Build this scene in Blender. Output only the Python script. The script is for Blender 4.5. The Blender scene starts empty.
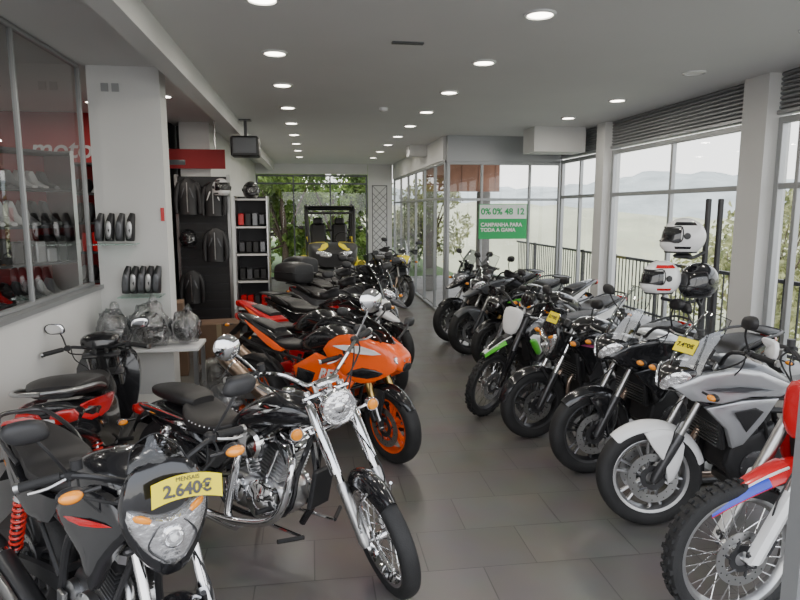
import bpy, bmesh, math, random
from mathutils import Vector, Matrix, Euler, noise
rnd=random.Random(11)
sc=bpy.context.scene
D2R=math.radians
# ---------------------------------------------------------------- materials
def newmat(name):
    m=bpy.data.materials.new(name); m.use_nodes=True
    return m, m.node_tree.nodes, m.node_tree.links, m.node_tree.nodes['Principled BSDF']
def M(name,col,rough=.5,metal=0,coat=0,noise=.0,ns=8,bump=0,bs=60,emis=0,spec=.5):
    m,N,L,b=newmat(name)
    b.inputs['Roughness'].default_value=rough; b.inputs['Metallic'].default_value=metal
    b.inputs['Coat Weight'].default_value=coat; b.inputs['Coat Roughness'].default_value=.05
    b.inputs['Specular IOR Level'].default_value=spec
    tc=N.new('ShaderNodeTexCoord')
    n=N.new('ShaderNodeTexNoise'); n.inputs['Scale'].default_value=ns; n.inputs['Detail'].default_value=4
    L.new(tc.outputs['Object'],n.inputs['Vector'])
    r=N.new('ShaderNodeValToRGB'); k=noise
    r.color_ramp.elements[0].position=.3; r.color_ramp.elements[1].position=.7
    r.color_ramp.elements[0].color=tuple(c*(1-k) for c in col)+(1,)
    r.color_ramp.elements[1].color=tuple(min(1,c*(1+k)) for c in col)+(1,)
    L.new(n.outputs['Fac'],r.inputs['Fac']); L.new(r.outputs['Color'],b.inputs['Base Color'])
    if bump:
        n2=N.new('ShaderNodeTexNoise'); n2.inputs['Scale'].default_value=bs; L.new(tc.outputs['Object'],n2.inputs['Vector'])
        bp=N.new('ShaderNodeBump'); bp.inputs['Strength'].default_value=bump; bp.inputs['Distance'].default_value=.01
        L.new(n2.outputs['Fac'],bp.inputs['Height']); L.new(bp.outputs['Normal'],b.inputs['Normal'])
    if emis:
        b.inputs['Emission Color'].default_value=tuple(col)+(1,); b.inputs['Emission Strength'].default_value=emis
    return m
def GL(name,tint=(1,1,1),rough=0.0,extra=0):
    m,N,L,b=newmat(name); N.remove(b)
    out=N['Material Output']
    t=N.new('ShaderNodeBsdfTransparent'); t.inputs['Color'].default_value=tuple(tint)+(1,)
    g=N.new('ShaderNodeBsdfGlossy'); g.inputs['Roughness'].default_value=rough
    f=N.new('ShaderNodeLayerWeight'); f.inputs['Blend'].default_value=.5
    p=N.new('ShaderNodeMath'); p.operation='POWER'; p.inputs[1].default_value=4.5; L.new(f.outputs['Facing'],p.inputs[0])
    q=N.new('ShaderNodeMath'); q.operation='MULTIPLY_ADD'; q.inputs[1].default_value=.8; q.inputs[2].default_value=.06+extra; L.new(p.outputs[0],q.inputs[0])
    mx=N.new('ShaderNodeMixShader'); L.new(q.outputs[0],mx.inputs[0])
    L.new(t.outputs[0],mx.inputs[1]); L.new(g.outputs[0],mx.inputs[2]); L.new(mx.outputs[0],out.inputs['Surface'])
    return m
BLK=M('black_paint',(.012,.012,.014),.18,coat=.7)
PLA=M('black_plastic',(.02,.02,.022),.45,bump=.1,bs=300)
RUB=M('tyre_rubber',(.018,.018,.019),.7,noise=.25,bump=.2,bs=120)
SEAT=M('seat_vinyl',(.016,.015,.016),.45,bump=.15,bs=250)
CHR=M('chrome',(.86,.86,.87),.07,1)
ALU=M('cast_aluminium',(.6,.6,.61),.32,1,noise=.15)
DAL=M('dark_metal',(.09,.09,.095),.35,.8)
STL=M('steel',(.5,.5,.5),.28,1)
WHT=M('white_paint',(.8,.8,.8),.25,coat=.5)
SIL=M('silver_paint',(.5,.51,.53),.28,.5,coat=.6)
ORG=M('orange_paint',(.95,.11,.004),.3,coat=.5)
RED=M('red_paint',(.6,.01,.015),.25,coat=.6)
BLU=M('blue_paint',(.02,.05,.5),.3,coat=.5)
GRN=M('green_paint',(.1,.55,.04),.3,coat=.5)
YEL=M('yellow_card',(.95,.78,.0),.5)
PUR=M('violet_stripe',(.3,.03,.13),.35)
AMB=M('amber_lens',(.95,.32,.02),.15,coat=.8)
RLN=M('red_lens',(.5,.01,.01),.15,coat=.8)
GOLD=M('gold_anodised',(.6,.4,.13),.3,1)
LENS=M('headlamp_reflector',(.95,.95,.97),.07,.85,coat=1,bump=.9,bs=38)
MIR=M('mirror_glass',(.9,.9,.92),.02,1)
SCR=GL('smoked_screen',(.3,.31,.33))
DSC=GL('dark_screen',(.1,.1,.11))
CSCR=GL('clear_screen',(.74,.76,.78),extra=.1)
SPR=M('red_spring',(.7,.03,.02),.3,coat=.4)
GREY=M('grey_paint',(.1,.105,.115),.3,.3,coat=.5)
BRN=M('copper_steel',(.5,.38,.3),.3,1)
# ---------------------------------------------------------------- mesh builder
def cr(P,k,closed=False):
    P=[tuple(p) for p in P]; n=len(P); out=[]
    if n<3 and not closed: return P
    rng=range(n) if closed else range(n-1)
    for i in rng:
        if closed: a,b,c,d=P[(i-1)%n],P[i],P[(i+1)%n],P[(i+2)%n]
        else: a,b,c,d=P[max(i-1,0)],P[i],P[i+1],P[min(i+2,n-1)]
        for j in range(k):
            t=j/k
            out.append(tuple(.5*(2*B+(C-A)*t+(2*A-5*B+4*C-Dd)*t*t+(3*B-A-3*C+Dd)*t**3) for A,B,C,Dd in zip(a,b,c,d)))
    if not closed: out.append(P[-1])
    return out
def basis(ax):
    ax=Vector(ax).normalized()
    u=ax.cross(Vector((0,0,1)))
    if u.length<.05: u=ax.cross(Vector((1,0,0)))
    u.normalize(); return ax,u,ax.cross(u)
class MB:
    def __init__(s): s.bm=bmesh.new(); s.mats=[]; s.M=Matrix.Identity(4)
    def mi(s,m):
        if m not in s.mats: s.mats.append(m)
        return s.mats.index(m)
    def v(s,p): return s.bm.verts.new(s.M@Vector(p))
    def f(s,vs,i):
        try:
            f=s.bm.faces.new(vs); f.material_index=i; f.smooth=True; return f
        except ValueError: return None
    def rings(s,R,m,cap=True,loop=False,closed=True):
        i=s.mi(m); V=[[s.v(p) for p in r] for r in R]; n=len(V[0])
        pr=list(zip(V[:-1],V[1:]))
        if loop: pr.append((V[-1],V[0]))
        for a,b in pr:
            for j in range(n if closed else n-1):
                s.f([a[j],a[(j+1)%n],b[(j+1)%n],b[j]],i)
        if cap and not loop and closed: s.f(V[0][::-1],i); s.f(V[-1],i)
    def tube(s,P,r,m,seg=8,k=4,loop=False):
        P=[Vector(p) for p in cr(P,k,loop)]; n=len(P)
        rs=r if isinstance(r,(list,tuple)) else None
        R=[]; u=None
        for i,p in enumerate(P):
            a=P[(i-1)%n] if (loop or i>0) else P[0]; b=P[(i+1)%n] if (loop or i<n-1) else P[-1]
            t=(b-a).normalized()
            if u is None: _,u,_w=basis(t)
            u=(u-t*u.dot(t)).normalized(); w=t.cross(u)
            if rs:
                q=i/(n-1)*(len(rs)-1); q0=min(int(q),len(rs)-2); rr=rs[q0]+(rs[q0+1]-rs[q0])*(q-q0)
            else: rr=r
            R.append([p+u*rr*math.cos(2*math.pi*j/seg)+w*rr*math.sin(2*math.pi*j/seg) for j in range(seg)])
        s.rings(R,m,loop=loop)
    def lathe(s,prof,c,ax,m,seg=32,closed=False):
        ax,u,w=basis(ax); c=Vector(c)
        R=[[c+ax*a+(u*math.cos(2*math.pi*j/seg)+w*math.sin(2*math.pi*j/seg))*max(r,.0004) for j in range(seg)] for a,r in prof]
        s.rings(R,m,loop=closed)
    def cyl(s,a,b,r,m,r1=None,seg=16):
        a=Vector(a);b=Vector(b); L=(b-a).length
        s.lathe([(0,r),(L,r if r1 is None else r1)],a,b-a,m,seg)
    def quad(s,P,m): s.f([s.v(p) for p in P],s.mi(m))
    def box(s,c,sz,m,rot=(0,0,0),bev=0.0):
        X=Matrix.Translation(Vector(c))@Euler([D2R(a) for a in rot]).to_matrix().to_4x4()@Matrix.Diagonal((sz[0],sz[1],sz[2],1))
        i=s.mi(m)
        if not bev:
            V=[s.v(X@Vector((x,y,z))) for x in(-.5,.5) for y in(-.5,.5) for z in(-.5,.5)]
            for q in ((0,1,3,2),(4,6,7,5),(0,4,5,1),(2,3,7,6),(0,2,6,4),(1,5,7,3)): s.f([V[t] for t in q],i)
        else:
            bx,by,bz=[min(.49,bev/abs(q)) for q in sz]
            prof=[]
            for z,e in ((-.5,1),(-.5+bz,0),(.5-bz,0),(.5,1)):
                ex=bx*e; ey=by*e
                hx,hy=.5-ex,.5-ey
                prof.append([X@Vector(p) for p in ((hx,-hy+by,z),(hx,hy-by,z),(hx-bx,hy,z),(-hx+bx,hy,z),(-hx,hy-by,z),(-hx,-hy+by,z),(-hx+bx,-hy,z),(hx-bx,-hy,z))])
            s.rings(prof,m)
    def ell(s,c,r,m,seg=16,nr=10,cut=None):
        c=Vector(c); R=[]
        for i in range(nr+1):
            t=-math.pi/2+math.pi*i/nr; z=math.sin(t); q=max(math.cos(t),.001)
            R.append([c+Vector((r[0]*q*math.cos(2*math.pi*j/seg),r[1]*q*math.sin(2*math.pi*j/seg),r[2]*z)) for j in range(seg)])
        s.rings(R,m)
    def loft(s,S,m,n=20,p=2.6,k=3,y0=0):
        S=cr(S,k); R=[]
        for x,z,w,hu,hd in S:
            r=[]
            for j in range(n):
                a=2*math.pi*j/n; cx,sz=math.cos(a),math.sin(a)
                yy=abs(cx)**(2/p)*math.copysign(1,cx)*w; zz=abs(sz)**(2/p)*(hu if sz>0 else -hd)
                r.append((x,y0+yy,z+zz))
            R.append(r)
        s.rings(R,m)
    def panel(s,O,m,out=(0,1,0),bulge=.02,th=.012,mirror=True,k=3,smooth=True,flat=.93):
        O=[Vector(p) for p in (cr(O,k,True) if smooth else O)]; out=Vector(out)
        for sg in ((1,-1) if mirror else (1,)):
            o=Vector((out.x,out.y*sg,out.z)); P=[Vector((p.x,p.y*sg,p.z)) for p in O]
            c=sum(P,Vector())/len(P)
            R=[[p-o*th for p in P],P,[c+(p-c)*flat+o*bulge*.55 for p in P],[c+(p-c)*.75+o*bulge*.9 for p in P],[c+(p-c)*.4+o*bulge*1.05 for p in P]]
            s.rings(R,m)
    def screen(s,b,t,wb,wt,m,cb=.08,ct=.06,n=10,h=8,bow=.03,top=.3):
        i=s.mi(m); G=[]
        for a in range(h+1):
            q=a/h; row=[]
            for j in range(n+1):
                y=(j/n*2-1); w=wb+(wt-wb)*q; cc=cb+(ct-cb)*q
                if q>.6: w*= 1-top*((q-.6)/.4)**2
                x=b[0]+(t[0]-b[0])*q-cc*y*y+bow*math.sin(math.pi*q); z=b[1]+(t[1]-b[1])*q-(.04*y*y*q)
                row.append(Vector((x,y*w,z)))
            G.append(row)
        V=[[s.v(p) for p in r] for r in G]
        for a in range(h):
            for j in range(n): s.f([V[a][j],V[a][j+1],V[a+1][j+1],V[a+1][j]],i)
        ed=[r[0] for r in G]+G[-1][1:-1]+[r[-1] for r in G[::-1]]
        s.tube(ed,.003,PLA,5,1)
    def fender(s,c,R,a0,a1,w,m,th=.006,n=18,drop=.03):
        RR=[]
        for a in range(n+1):
            t=D2R(a0+(a1-a0)*a/n); r=[]
            wn=w*(1-.25*abs(2*a/n-1)**3)
            for sgn in (1,-1):
                for j in range(9):
                    y=(j/8*2-1)*sgn; rad=R-drop*abs(y)**2.4+(th if sgn>0 else 0)
                    r.append((c[0]+rad*math.cos(t),c[1]+y*wn,c[2]+rad*math.sin(t)))
            RR.append(r)
        s.rings(RR,m)
    def spring(s,a,b,r,wr,turns,m):
        a=Vector(a);b=Vector(b); ax,u,w=basis(b-a); L=(b-a).length; n=int(turns*12)
        s.tube([a+ax*L*i/n+(u*math.cos(i*2*math.pi/12)+w*math.sin(i*2*math.pi/12))*r for i in range(n+1)],wr,m,6,1)
    def finish(s,name,loc=(0,0,0),rot=(0,0,0),sharp=38,scale=1):
        bm=s.bm
        bmesh.ops.recalc_face_normals(bm,faces=bm.faces)
        for e in bm.edges:
            if len(e.link_faces)==2 and e.calc_face_angle(0)>D2R(sharp): e.smooth=False
        me=bpy.data.meshes.new(name); bm.to_mesh(me); bm.free()
        for m in s.mats: me.materials.append(m)
        o=bpy.data.objects.new(name,me); sc.collection.objects.link(o)
        o.location=loc; o.rotation_euler=[D2R(a) for a in rot]; o.scale=(scale,)*3
        return o
def textobj(txt,size,m,parent,loc,rot,ext=.001,align='CENTER',name='lettering',bold=0,shear=0):
    c=bpy.data.curves.new(name,'FONT'); c.body=txt; c.size=size; c.extrude=ext; c.align_x=align; c.align_y='CENTER'; c.offset=bold; c.shear=shear
    o=bpy.data.objects.new(name,c); sc.collection.objects.link(o); c.materials.append(m)
    o.parent=parent; o.location=loc; o.rotation_euler=[D2R(a) for a in rot]; return o
# ---------------------------------------------------------------- motorcycle parts
def wheel(mb,c,R,tw,rr,style='cast',rm=DAL,knob=False,disc=1,dR=.14,n=5,hub=DAL,flip=1):
    d=R-rr
    e=.012 if knob else 0
    mb.lathe([(-tw*.34,rr-.004),(-tw*.47,rr+.22*d),(-tw*.5,rr+.5*d),(-tw*.46,rr+.72*d),(-tw*.36,rr+.88*d-e*.5),(-tw*.2,R-.03*d-e),(0,R-e),(tw*.2,R-.03*d-e),(tw*.36,rr+.88*d-e*.5),(tw*.46,rr+.72*d),(tw*.5,rr+.5*d),(tw*.47,rr+.22*d),(tw*.34,rr-.004)],c,(0,1,0),RUB,56,True)
    if knob:
        N=44
        for i in range(N):
            t=2*math.pi*i/N
            for y in ((-.34,.0,.34) if i%2 else (-.2,.2)):
                ra=R-.006-abs(y)*.03
                mb.box((c[0]+ra*math.cos(t),c[1]+y*tw,c[2]+ra*math.sin(t)),(.018,.019,.022),RUB,(0,-math.degrees(t),0))
    mb.lathe([(-tw*.37,rr+.01),(-tw*.4,rr+.004),(-tw*.36,rr-.012),(-tw*.2,rr-.022),(0,rr-.03),(tw*.2,rr-.022),(tw*.36,rr-.012),(tw*.4,rr+.004),(tw*.37,rr+.01),(tw*.2,rr),(-tw*.2,rr)],c,(0,1,0),rm,48,True)
    C=Vector(c)
    if style=='wire':
        mb.lathe([(-.055,.03),(-.05,.042),(-.035,.042),(-.03,.025),(.03,.025),(.035,.042),(.05,.042),(.055,.03)],c,(0,1,0),hub,20)
        for i in range(32):
            t=2*math.pi*i/32; sy=1 if i%2 else -1; t2=t+(.35 if (i//2)%2 else -.35)
            mb.cyl(C+Vector((.04*math.cos(t2),sy*.042,.04*math.sin(t2))),C+Vector(((rr-.02)*math.cos(t),0,(rr-.02)*math.sin(t))),.0022,CHR,seg=5)
    else:
        mb.lathe([(-.055,.02),(-.05,.045),(-.02,.05),(.02,.05),(.05,.045),(.055,.02)],c,(0,1,0),rm,24)
        for i in range(n):
            t=2*math.pi*i/n+.3
            for s in ((-1,1) if style!='single' else (0,)):
                a=t+s*.10; b=t+s*(.17 if style=='cast' else .3)
                p0=Vector((.035*math.cos(a),0,.035*math.sin(a))); p1=Vector(((rr-.018)*math.cos(b),0,(rr-.018)*math.sin(b)))
                ax=(p1-p0).normalized(); u=Vector((0,1,0)); w=ax.cross(u); R_=[]
                for q,wd,th in ((0,.013,.026),(.5,.008,.017),(1,.011,.02)):
                    p=C+p0+(p1-p0)*q
                    R_.append([p+w*wd*math.cos(k*math.pi/4)+u*th*math.sin(k*math.pi/4) for k in range(8)])
                mb.rings(R_,rm)
    sides={0:(),1:(1,),2:(1,-1),-1:(-1,)}[disc]
    for s in sides:
        y=s*(tw*.5+.012)
        mb.lathe([(-.0025,dR*.68),(-.0025,dR),(.0025,dR),(.0025,dR*.68)],C+Vector((0,y,0)),(0,1,0),STL,40,True)
        mb.lathe([(-.003,dR*.28),(-.003,dR*.5),(.003,dR*.5),(.003,dR*.28)],C+Vector((0,y,0)),(0,1,0),DAL,20,True)
        for i in range(6):
            t=2*math.pi*i/6; mb.cyl(C+Vector((dR*.45*math.cos(t),y,dR*.45*math.sin(t))),C+Vector((dR*.72*math.cos(t+.3),y,dR*.72*math.sin(t+.3))),.006,DAL,seg=6)
        for i in range(24):
            t=2*math.pi*i/24; q=dR*(.78 if i%2 else .9)
            mb.cyl(C+Vector((q*math.cos(t),y-.0032,q*math.sin(t))),C+Vector((q*math.cos(t),y+.0032,q*math.sin(t))),.004,PLA,seg=6)
    mb.cyl(C+Vector((0,-tw*.5-.06,0)),C+Vector((0,tw*.5+.06,0)),.011,STL,seg=10)
def mirror(mb,p,s,m=PLA,rnd_=False,size=.055):
    x,y,z=p
    if rnd_:
        mb.lathe([(-.012,.001),(-.012,size),(.0,size+.004),(.02,size*.75),(.028,.001)],(x,y,z),(1,0,.05),m,28)
        mb.lathe([(-.014,.001),(-.014,size*.93),(-.012,size*.93)],(x,y,z),(1,0,.05),MIR,28)
    else:
        q=s
        O=[(x-.01,y-q*.06,z-.012),(x-.01,y-q*.035,z+.032),(x-.01,y+q*.05,z+.038),(x-.012,y+q*.075,z+.005),(x-.01,y+q*.045,z-.034),(x-.01,y-q*.04,z-.036)]
        mb.panel(O,m,out=(1,0,0),bulge=.028,th=.005,mirror=False)
        O2=[(x-.017,y+(a[1]-y)*.88,z+(a[2]-z)*.88) for a in O]
        mb.panel(O2,MIR,out=(-1,0,0),bulge=.002,th=.001,mirror=False)
def handlebar(mb,c,p):
    c=Vector(c); up=p.get('rise',.06); back=p.get('pull',.09); W=p.get('bw',.37)
    bm_=p.get('barm',PLA)
    for s in (1,-1):
        P=[(0,0,0),(0,s*.07,0),(.01,s*.13,up*.5),(0,s*.2,up),(-back*.6,s*(W-.1),up),(-back,s*W,up-.015)]
        P=[c+Vector(q) for q in P]
        mb.tube(P,.0115,bm_,8,3)
        g0=P[4]; g1=P[5]; dr=(g1-g0).normalized()
        mb.cyl(g0,g1+dr*.02,.017,RUB,seg=12); mb.cyl(g1+dr*.02,g1+dr*.035,.019,STL,seg=12)
        mb.box(g0-dr*.03,(.045,.04,.04),PLA,(0,0,0),.008)
        lv=[g0-dr*.01+Vector((.035,0,0)),g0+dr*.05+Vector((.06,0,-.005)),g1+Vector((.05,0,-.01))]
        mb.tube(lv,.006,p.get('levm',STL),6,3)
        mb.tube([g0-dr*.03,g0+Vector((.07,-s*.03,-.05)),c+Vector((.08,s*.06,-.08)),c+Vector((.02,s*.03,-.2))],.005,RUB,6,4)
        mb.tube([g0-dr*.05,g0+Vector((.04,-s*.06,-.09)),c+Vector((.03,s*.1,-.16)),c+Vector((-.04,s*.05,-.26))],.004,RUB,6,4)
        if s==-1 or p.get('twores'): mb.cyl(g0-dr*.05+Vector((.02,0,.02)),g0-dr*.05+Vector((.02,0,.055)),.02,PLA,seg=12)
        mm=p.get('mir','std')
        if mm:
            mh=p.get('mh',.2); mx=p.get('mx',0.02)
            b=g0-dr*.02+Vector((.01,0,.01)); e=c+Vector((mx,s*(W-.02+p.get('mo',0)),up+mh))
            mb.tube([b,b+(e-b)*.5+Vector((.02,0,.01)),e],.006,p.get('stem',PLA),6,4)
            mirror(mb,e,s,CHR if mm=='chrome' else PLA,mm in('chrome','round'),p.get('msz',.055))
        if p.get('guard'):
            gm=p['guard']
            mb.panel([g0+Vector((.09,-s*.02,.04)),g0+Vector((.1,s*.06,.05)),g1+Vector((.08,s*.0,.03)),g1+Vector((.03,s*.03,.0)),g1+Vector((.07,0,-.04)),g0+Vector((.09,-s*.02,-.04))],gm,out=(1,0,0),bulge=.02,th=.008,mirror=False)
def signal(mb,p,s,m=PLA,chrome=False,big=1):
    x,y,z=p
    mb.cyl((x-.01,y-s*.07,z),(x-.01,y,z),.007,m,seg=8)
    mb.ell((x-.012,y+s*.02,z),(.026*big,.036*big,.022*big),m,14,8)
    mb.ell((x+.002,y+s*.02,z),(.024*big,.031*big,.018*big),AMB,14,8)
def base(mb,p,frontfn=None):
    R=p.get('R',.305);Rr=p.get('Rr',.31);wb=p['wb'];rk=D2R(p.get('rake',25));L=p.get('L',.66);w=p.get('fw',.095)
    tw=p.get('tw',.11); rtw=p.get('rtw',.15)
    d=Vector((-math.sin(rk),0,math.cos(rk))); A=Vector((0,0,R)); T=A+d*L
    H=T+Vector((-.04,0,-.03)); old=mb.M.copy()
    mb.M=old@Matrix.Translation(H)@Matrix.Rotation(D2R(p.get('steer',0)),4,d)@Matrix.Translation(-H)
    ws=p.get('ws','cast'); rm=p.get('rm',DAL)
    wheel(mb,A,R,tw,p.get('rr',R-.092),ws,rm,p.get('knob',False),p.get('disc',2),p.get('dR',.145),p.get('nsp',5),p.get('hub',DAL))
    fm=p.get('forkm',ALU)
    for s in (1,-1):
        o=Vector((0,s*w,0))
        if p.get('usd'):
            mb.cyl(A+o+d*.0,A+o+d*.3,.021,STL,seg=14); mb.cyl(A+o+d*.24,T+o+d*.03,.028,fm,seg=16)
            mb.box(A+o+d*.02,(.05,.035,.08),p.get('legm',DAL),(0,0,0),.01)
        else:
            mb.lathe([(0,.02),(.03,.029),(.28,.029),(.31,.03),(.33,.026)],A+o-d*.02,d,fm,18)
            mb.cyl(A+o+d*.3,T+o+d*.03,.019,p.get('tubem',CHR),seg=14)
        mb.lathe([(0,.022),(.012,.02)],T+o+d*.03,d,STL,12)
        if s==1 or p.get('disc',2)==2:
            if p.get('disc',2)>0: mb.box(A+Vector((-.11,s*(tw*.5+.02),.06)),(.06,.05,.1),p.get('calm',DAL),(0,-30,0),.012); mb.tube([A+Vector((-.11,s*(tw*.5+.04),.1)),A+Vector((-.1,s*.11,.3)),T+Vector((.02,s*.05,-.1))],.004,RUB,6)
    for q in (0,-.17): mb.box(T+d*q+Vector((-.015,0,0)),(.075,2*w+.07,.03),p.get('clampm',DAL),(0,-math.degrees(rk),0),.01)
    mb.cyl(T-d*.2+Vector((-.035,0,0)),T+d*.01+Vector((-.035,0,0)),.028,DAL,seg=14)
    hb=T+d*p.get('hb',.06)+Vector((p.get('hbx',-.01),0,0))
    for s in (1,-1): mb.cyl(T+Vector((-.01,s*.04,0)),hb+Vector((0,s*.04,0)),.014,STL,seg=10)
    if p.get('bars',True): handlebar(mb,hb,p)
    if frontfn: frontfn(mb,A,T,d,hb)
    mb.M=old
    B=Vector((-wb,0,Rr)); pv=Vector((-wb+p.get('sw',.5),0,Rr+.08))
    wheel(mb,B,Rr,rtw,p.get('rrr',Rr-.095),ws,rm,p.get('knob',False),-1,.11,p.get('nsp',5),p.get('hub',DAL))
    sm=p.get('swm',DAL)
    for s in (1,-1):
        y=s*(rtw*.5+.045)
        mb.rings([[Vector((x,y+yy*.014,z+zz*h)) for yy,zz in((-1,-1),(1,-1),(1,1),(-1,1))] for x,z,h in ((pv.x,pv.z,.035),(-wb+.25,Rr+.05,.03),(-wb,Rr,.026),(-wb-.05,Rr-.002,.02))],sm)
    mb.box(pv+Vector((-.08,0,0)),(.06,rtw+.1,.07),sm,(0,0,0),.01)
    yc=rtw*.5+.02
    mb.lathe([(-.003,.05),(-.003,.1),(.003,.1),(.003,.05)],B+Vector((0,yc,0)),(0,1,0),STL,32,True)
    fs=pv+Vector((.08,0,.0))
    mb.tube([B+Vector((0,yc,.1)),fs+Vector((0,yc,.04)),fs+Vector((.04,yc,0)),fs+Vector((0,yc,-.04)),B+Vector((0,yc,-.1)),B+Vector((-.1,yc,0))],.007,DAL,6,4,True)
    mb.panel([(-wb+.02,yc+.012,Rr+.12),(fs.x,yc+.012,fs.z+.065),(fs.x,yc+.012,fs.z+.03),(-wb+.02,yc+.012,Rr+.08)],PLA,bulge=.006,th=.01,mirror=False,smooth=False)
    if p.get('twin'):
        for s in (1,-1):
            y=s*(rtw*.5+.075); a=Vector((-wb+.03,y,Rr+.05)); b=Vector((-wb+.13,y,p.get('shz',.68)))
            mb.cyl(a,b,.011,CHR,seg=10); mb.cyl(a+(b-a)*.0,a+(b-a)*.4,.02,DAL,seg=12); mb.spring(a+(b-a)*.12,a+(b-a)*.9,.026,.0065,9,p['twin']); mb.lathe([(0,.033),(.012,.033)],a+(b-a)*.1,b-a,CHR,14); mb.lathe([(0,.033),(.02,.028)],a+(b-a)*.88,b-a,CHR,14)
    else:
        a=pv+Vector((-.1,0,.02)); b=pv+Vector((-.03,0,.32)); mb.cyl(a,b,.018,DAL,seg=10); mb.spring(a+(b-a)*.15,a+(b-a)*.85,.035,.008,7,p.get('sprm',SPR))
    fr=p.get('framem',PLA); hz=T.z-.12; hx=T.x-.05
    sp=p.get('seatz',.74)
    for s in (1,-1):
        mb.tube([(hx,s*.03,hz),(hx-.2,s*.11,hz-.07),(pv.x+.12,s*.13,sp-.12),(pv.x+.02,s*.12,pv.z)],.018,fr,8)
        mb.tube([(hx,s*.03,hz-.05),(hx-.08,s*.08,hz-.3),(hx-.14,s*.12,.3),(pv.x+.15,s*.12,.24),(pv.x,s*.12,pv.z)],.015,fr,8)
        mb.tube([(pv.x+.12,s*.12,sp-.1),(-wb+.1,s*.11,sp-.04),(-wb-.15,s*.06,sp)],.012,fr,8)
        mb.tube([(pv.x,s*.12,pv.z+.05),(-wb+.15,s*.11,sp-.06)],.011,fr,8)
        px=p.get('pegx',pv.x+.08); mb.cyl((px,s*.13,.33),(px-.02,s*.25,.335),.014,RUB,seg=10); mb.box((px-.01,s*.14,.36),(.06,.02,.09),STL,(0,0,0),.005)
    mb.tube([(pv.x+.12,.13,.28),(pv.x+.05,.2,.14),(pv.x+.02,.27,.012)],.011,DAL,8)
    mb.box((pv.x+.02,.275,.008),(.05,.04,.01),DAL)
    return A,B,T,pv
def finstack(mb,b,d,n,st,w,l,m,cyl_=True):
    b=Vector(b); d=Vector(d).normalized(); ry=math.degrees(math.atan2(d.x,d.z))
    for i in range(n):
        mb.box(b+d*(st*i),(l*(1-.1*abs(i/n-.5)),w,st*.42),m,(0,ry,0),.002)
    mb.cyl(b-d*.02,b+d*(st*n),min(w,l)*.4,m,seg=20)
    return b+d*st*n
def eng_single(mb,x=-.62,z=.36,m=ALU,m2=DAL):
    mb.loft([(x-.2,z,.06,.07,.06),(x-.15,z,.09,.11,.1),(x,z,.1,.1,.11),(x+.12,z-.01,.09,.09,.09),(x+.17,z,.06,.05,.05)],m2,16,4,2)
    for s in (1,-1):
        mb.lathe([(0,.098),(.03,.095),(.042,.08),(.045,.03),(.05,.001)],(x+.03,s*.09,z-.01),(0,s,0),m,32)
        mb.lathe([(0,.06),(.025,.056),(.032,.02),(.034,.001)],(x-.12,s*.09,z+.02),(0,s,0),m,24)
        for i in range(7):
            t=2*math.pi*i/7; mb.cyl((x+.03+.088*math.cos(t),s*.1,z-.01+.088*math.sin(t)),(x+.03+.088*math.cos(t),s*.13,z-.01+.088*math.sin(t)),.006,STL,seg=6)
    t=finstack(mb,(x+.09,0,z+.1),(.3,0,1),8,.02,.17,.15,m2)
    mb.box(t+Vector((.02,0,.03)),(.13,.15,.08),m,(0,17,0),.02)
    return t
def eng_twin(mb,x=-.6,z=.38,m=DAL,m2=ALU,w=.2):
    mb.box((x,0,z),(.36,w*1.4,.22),m,(0,0,0),.04)
    mb.box((x+.12,0,z+.2),(.2,w*1.5,.24),m,(0,22,0),.025)
    mb.box((x+.19,0,z+.33),(.22,w*1.5,.07),m2,(0,22,0),.02)
    mb.box((x+.02,0,z-.16),(.22,w,.1),m,(0,0,0),.03)
    for s in (1,-1):
        mb.lathe([(0,.1),(.03,.098),(.04,.08),(.045,.001)],(x+.04,s*w*.68,z-.02),(0,s,0),m2 if s<0 else m,28)
        mb.lathe([(0,.065),(.03,.06),(.035,.001)],(x-.11,s*w*.68,z+.02),(0,s,0),m,24)
        for i in range(8):
            t=2*math.pi*i/8; mb.cyl((x+.04+.092*math.cos(t),s*w*.68,z-.02+.092*math.sin(t)),(x+.04+.092*math.cos(t),s*(w*.68+.035),z-.02+.092*math.sin(t)),.005,STL,seg=6)
        mb.tube([(x+.2,s*.12,z+.38),(x+.05,s*.17,z+.3),(x-.05,s*.16,z+.1)],.012,RUB,8)
        mb.box((x-.18,s*.13,z+.2),(.12,.03,.14),PLA,(0,15,0),.01)
    for i in range(5):
        mb.box((x+.24,(i-2)*.07,z+.2),(.006,.06,.2),PLA,(0,15,0))
    mb.box((x+.28,0,z+.22),(.035,.3,.26),PLA,(0,12,0),.008)
    for i in range(11): mb.box((x+.3,0,z+.12+i*.02),(.008,.27,.004),STL,(0,12,0))
def exhaust(mb,P,r,mp,muf,mr,mm):
    mb.tube(P,r,mp,10,5)
    a,b=Vector(muf[0]),Vector(muf[1]); L=(b-a).length
    mb.lathe([(0,r*1.1),(.05,mr*.8),(.09,mr),(L-.06,mr),(L-.02,mr*.92),(L,mr*.6),(L-.03,mr*.5)],a,b-a,mm,24)
    mb.lathe([(0,mr*1.04),(.02,mr*1.04)],a+(b-a)*.75,b-a,CHR,24)
def rearlight(mb,x,z,w=.07):
    mb.panel([(x,-w,z-.02),(x-.01,-w*.9,z+.03),(x-.01,w*.9,z+.03),(x,w,z-.02),(x+.01,0,z-.035)],RLN,out=(-1,0,0),bulge=.02,th=.02,mirror=False)
def hugger_plate(mb,wb,z):
    mb.panel([(-wb-.02,-.06,z),(-wb-.02,.06,z),(-wb-.26,.06,z-.2),(-wb-.26,-.06,z-.2)],PLA,out=(.6,0,.8),bulge=.01,th=.008,mirror=False,smooth=False)
    for s in (1,-1): signal(mb,(-wb-.18,s*.12,z-.08),s)
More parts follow.
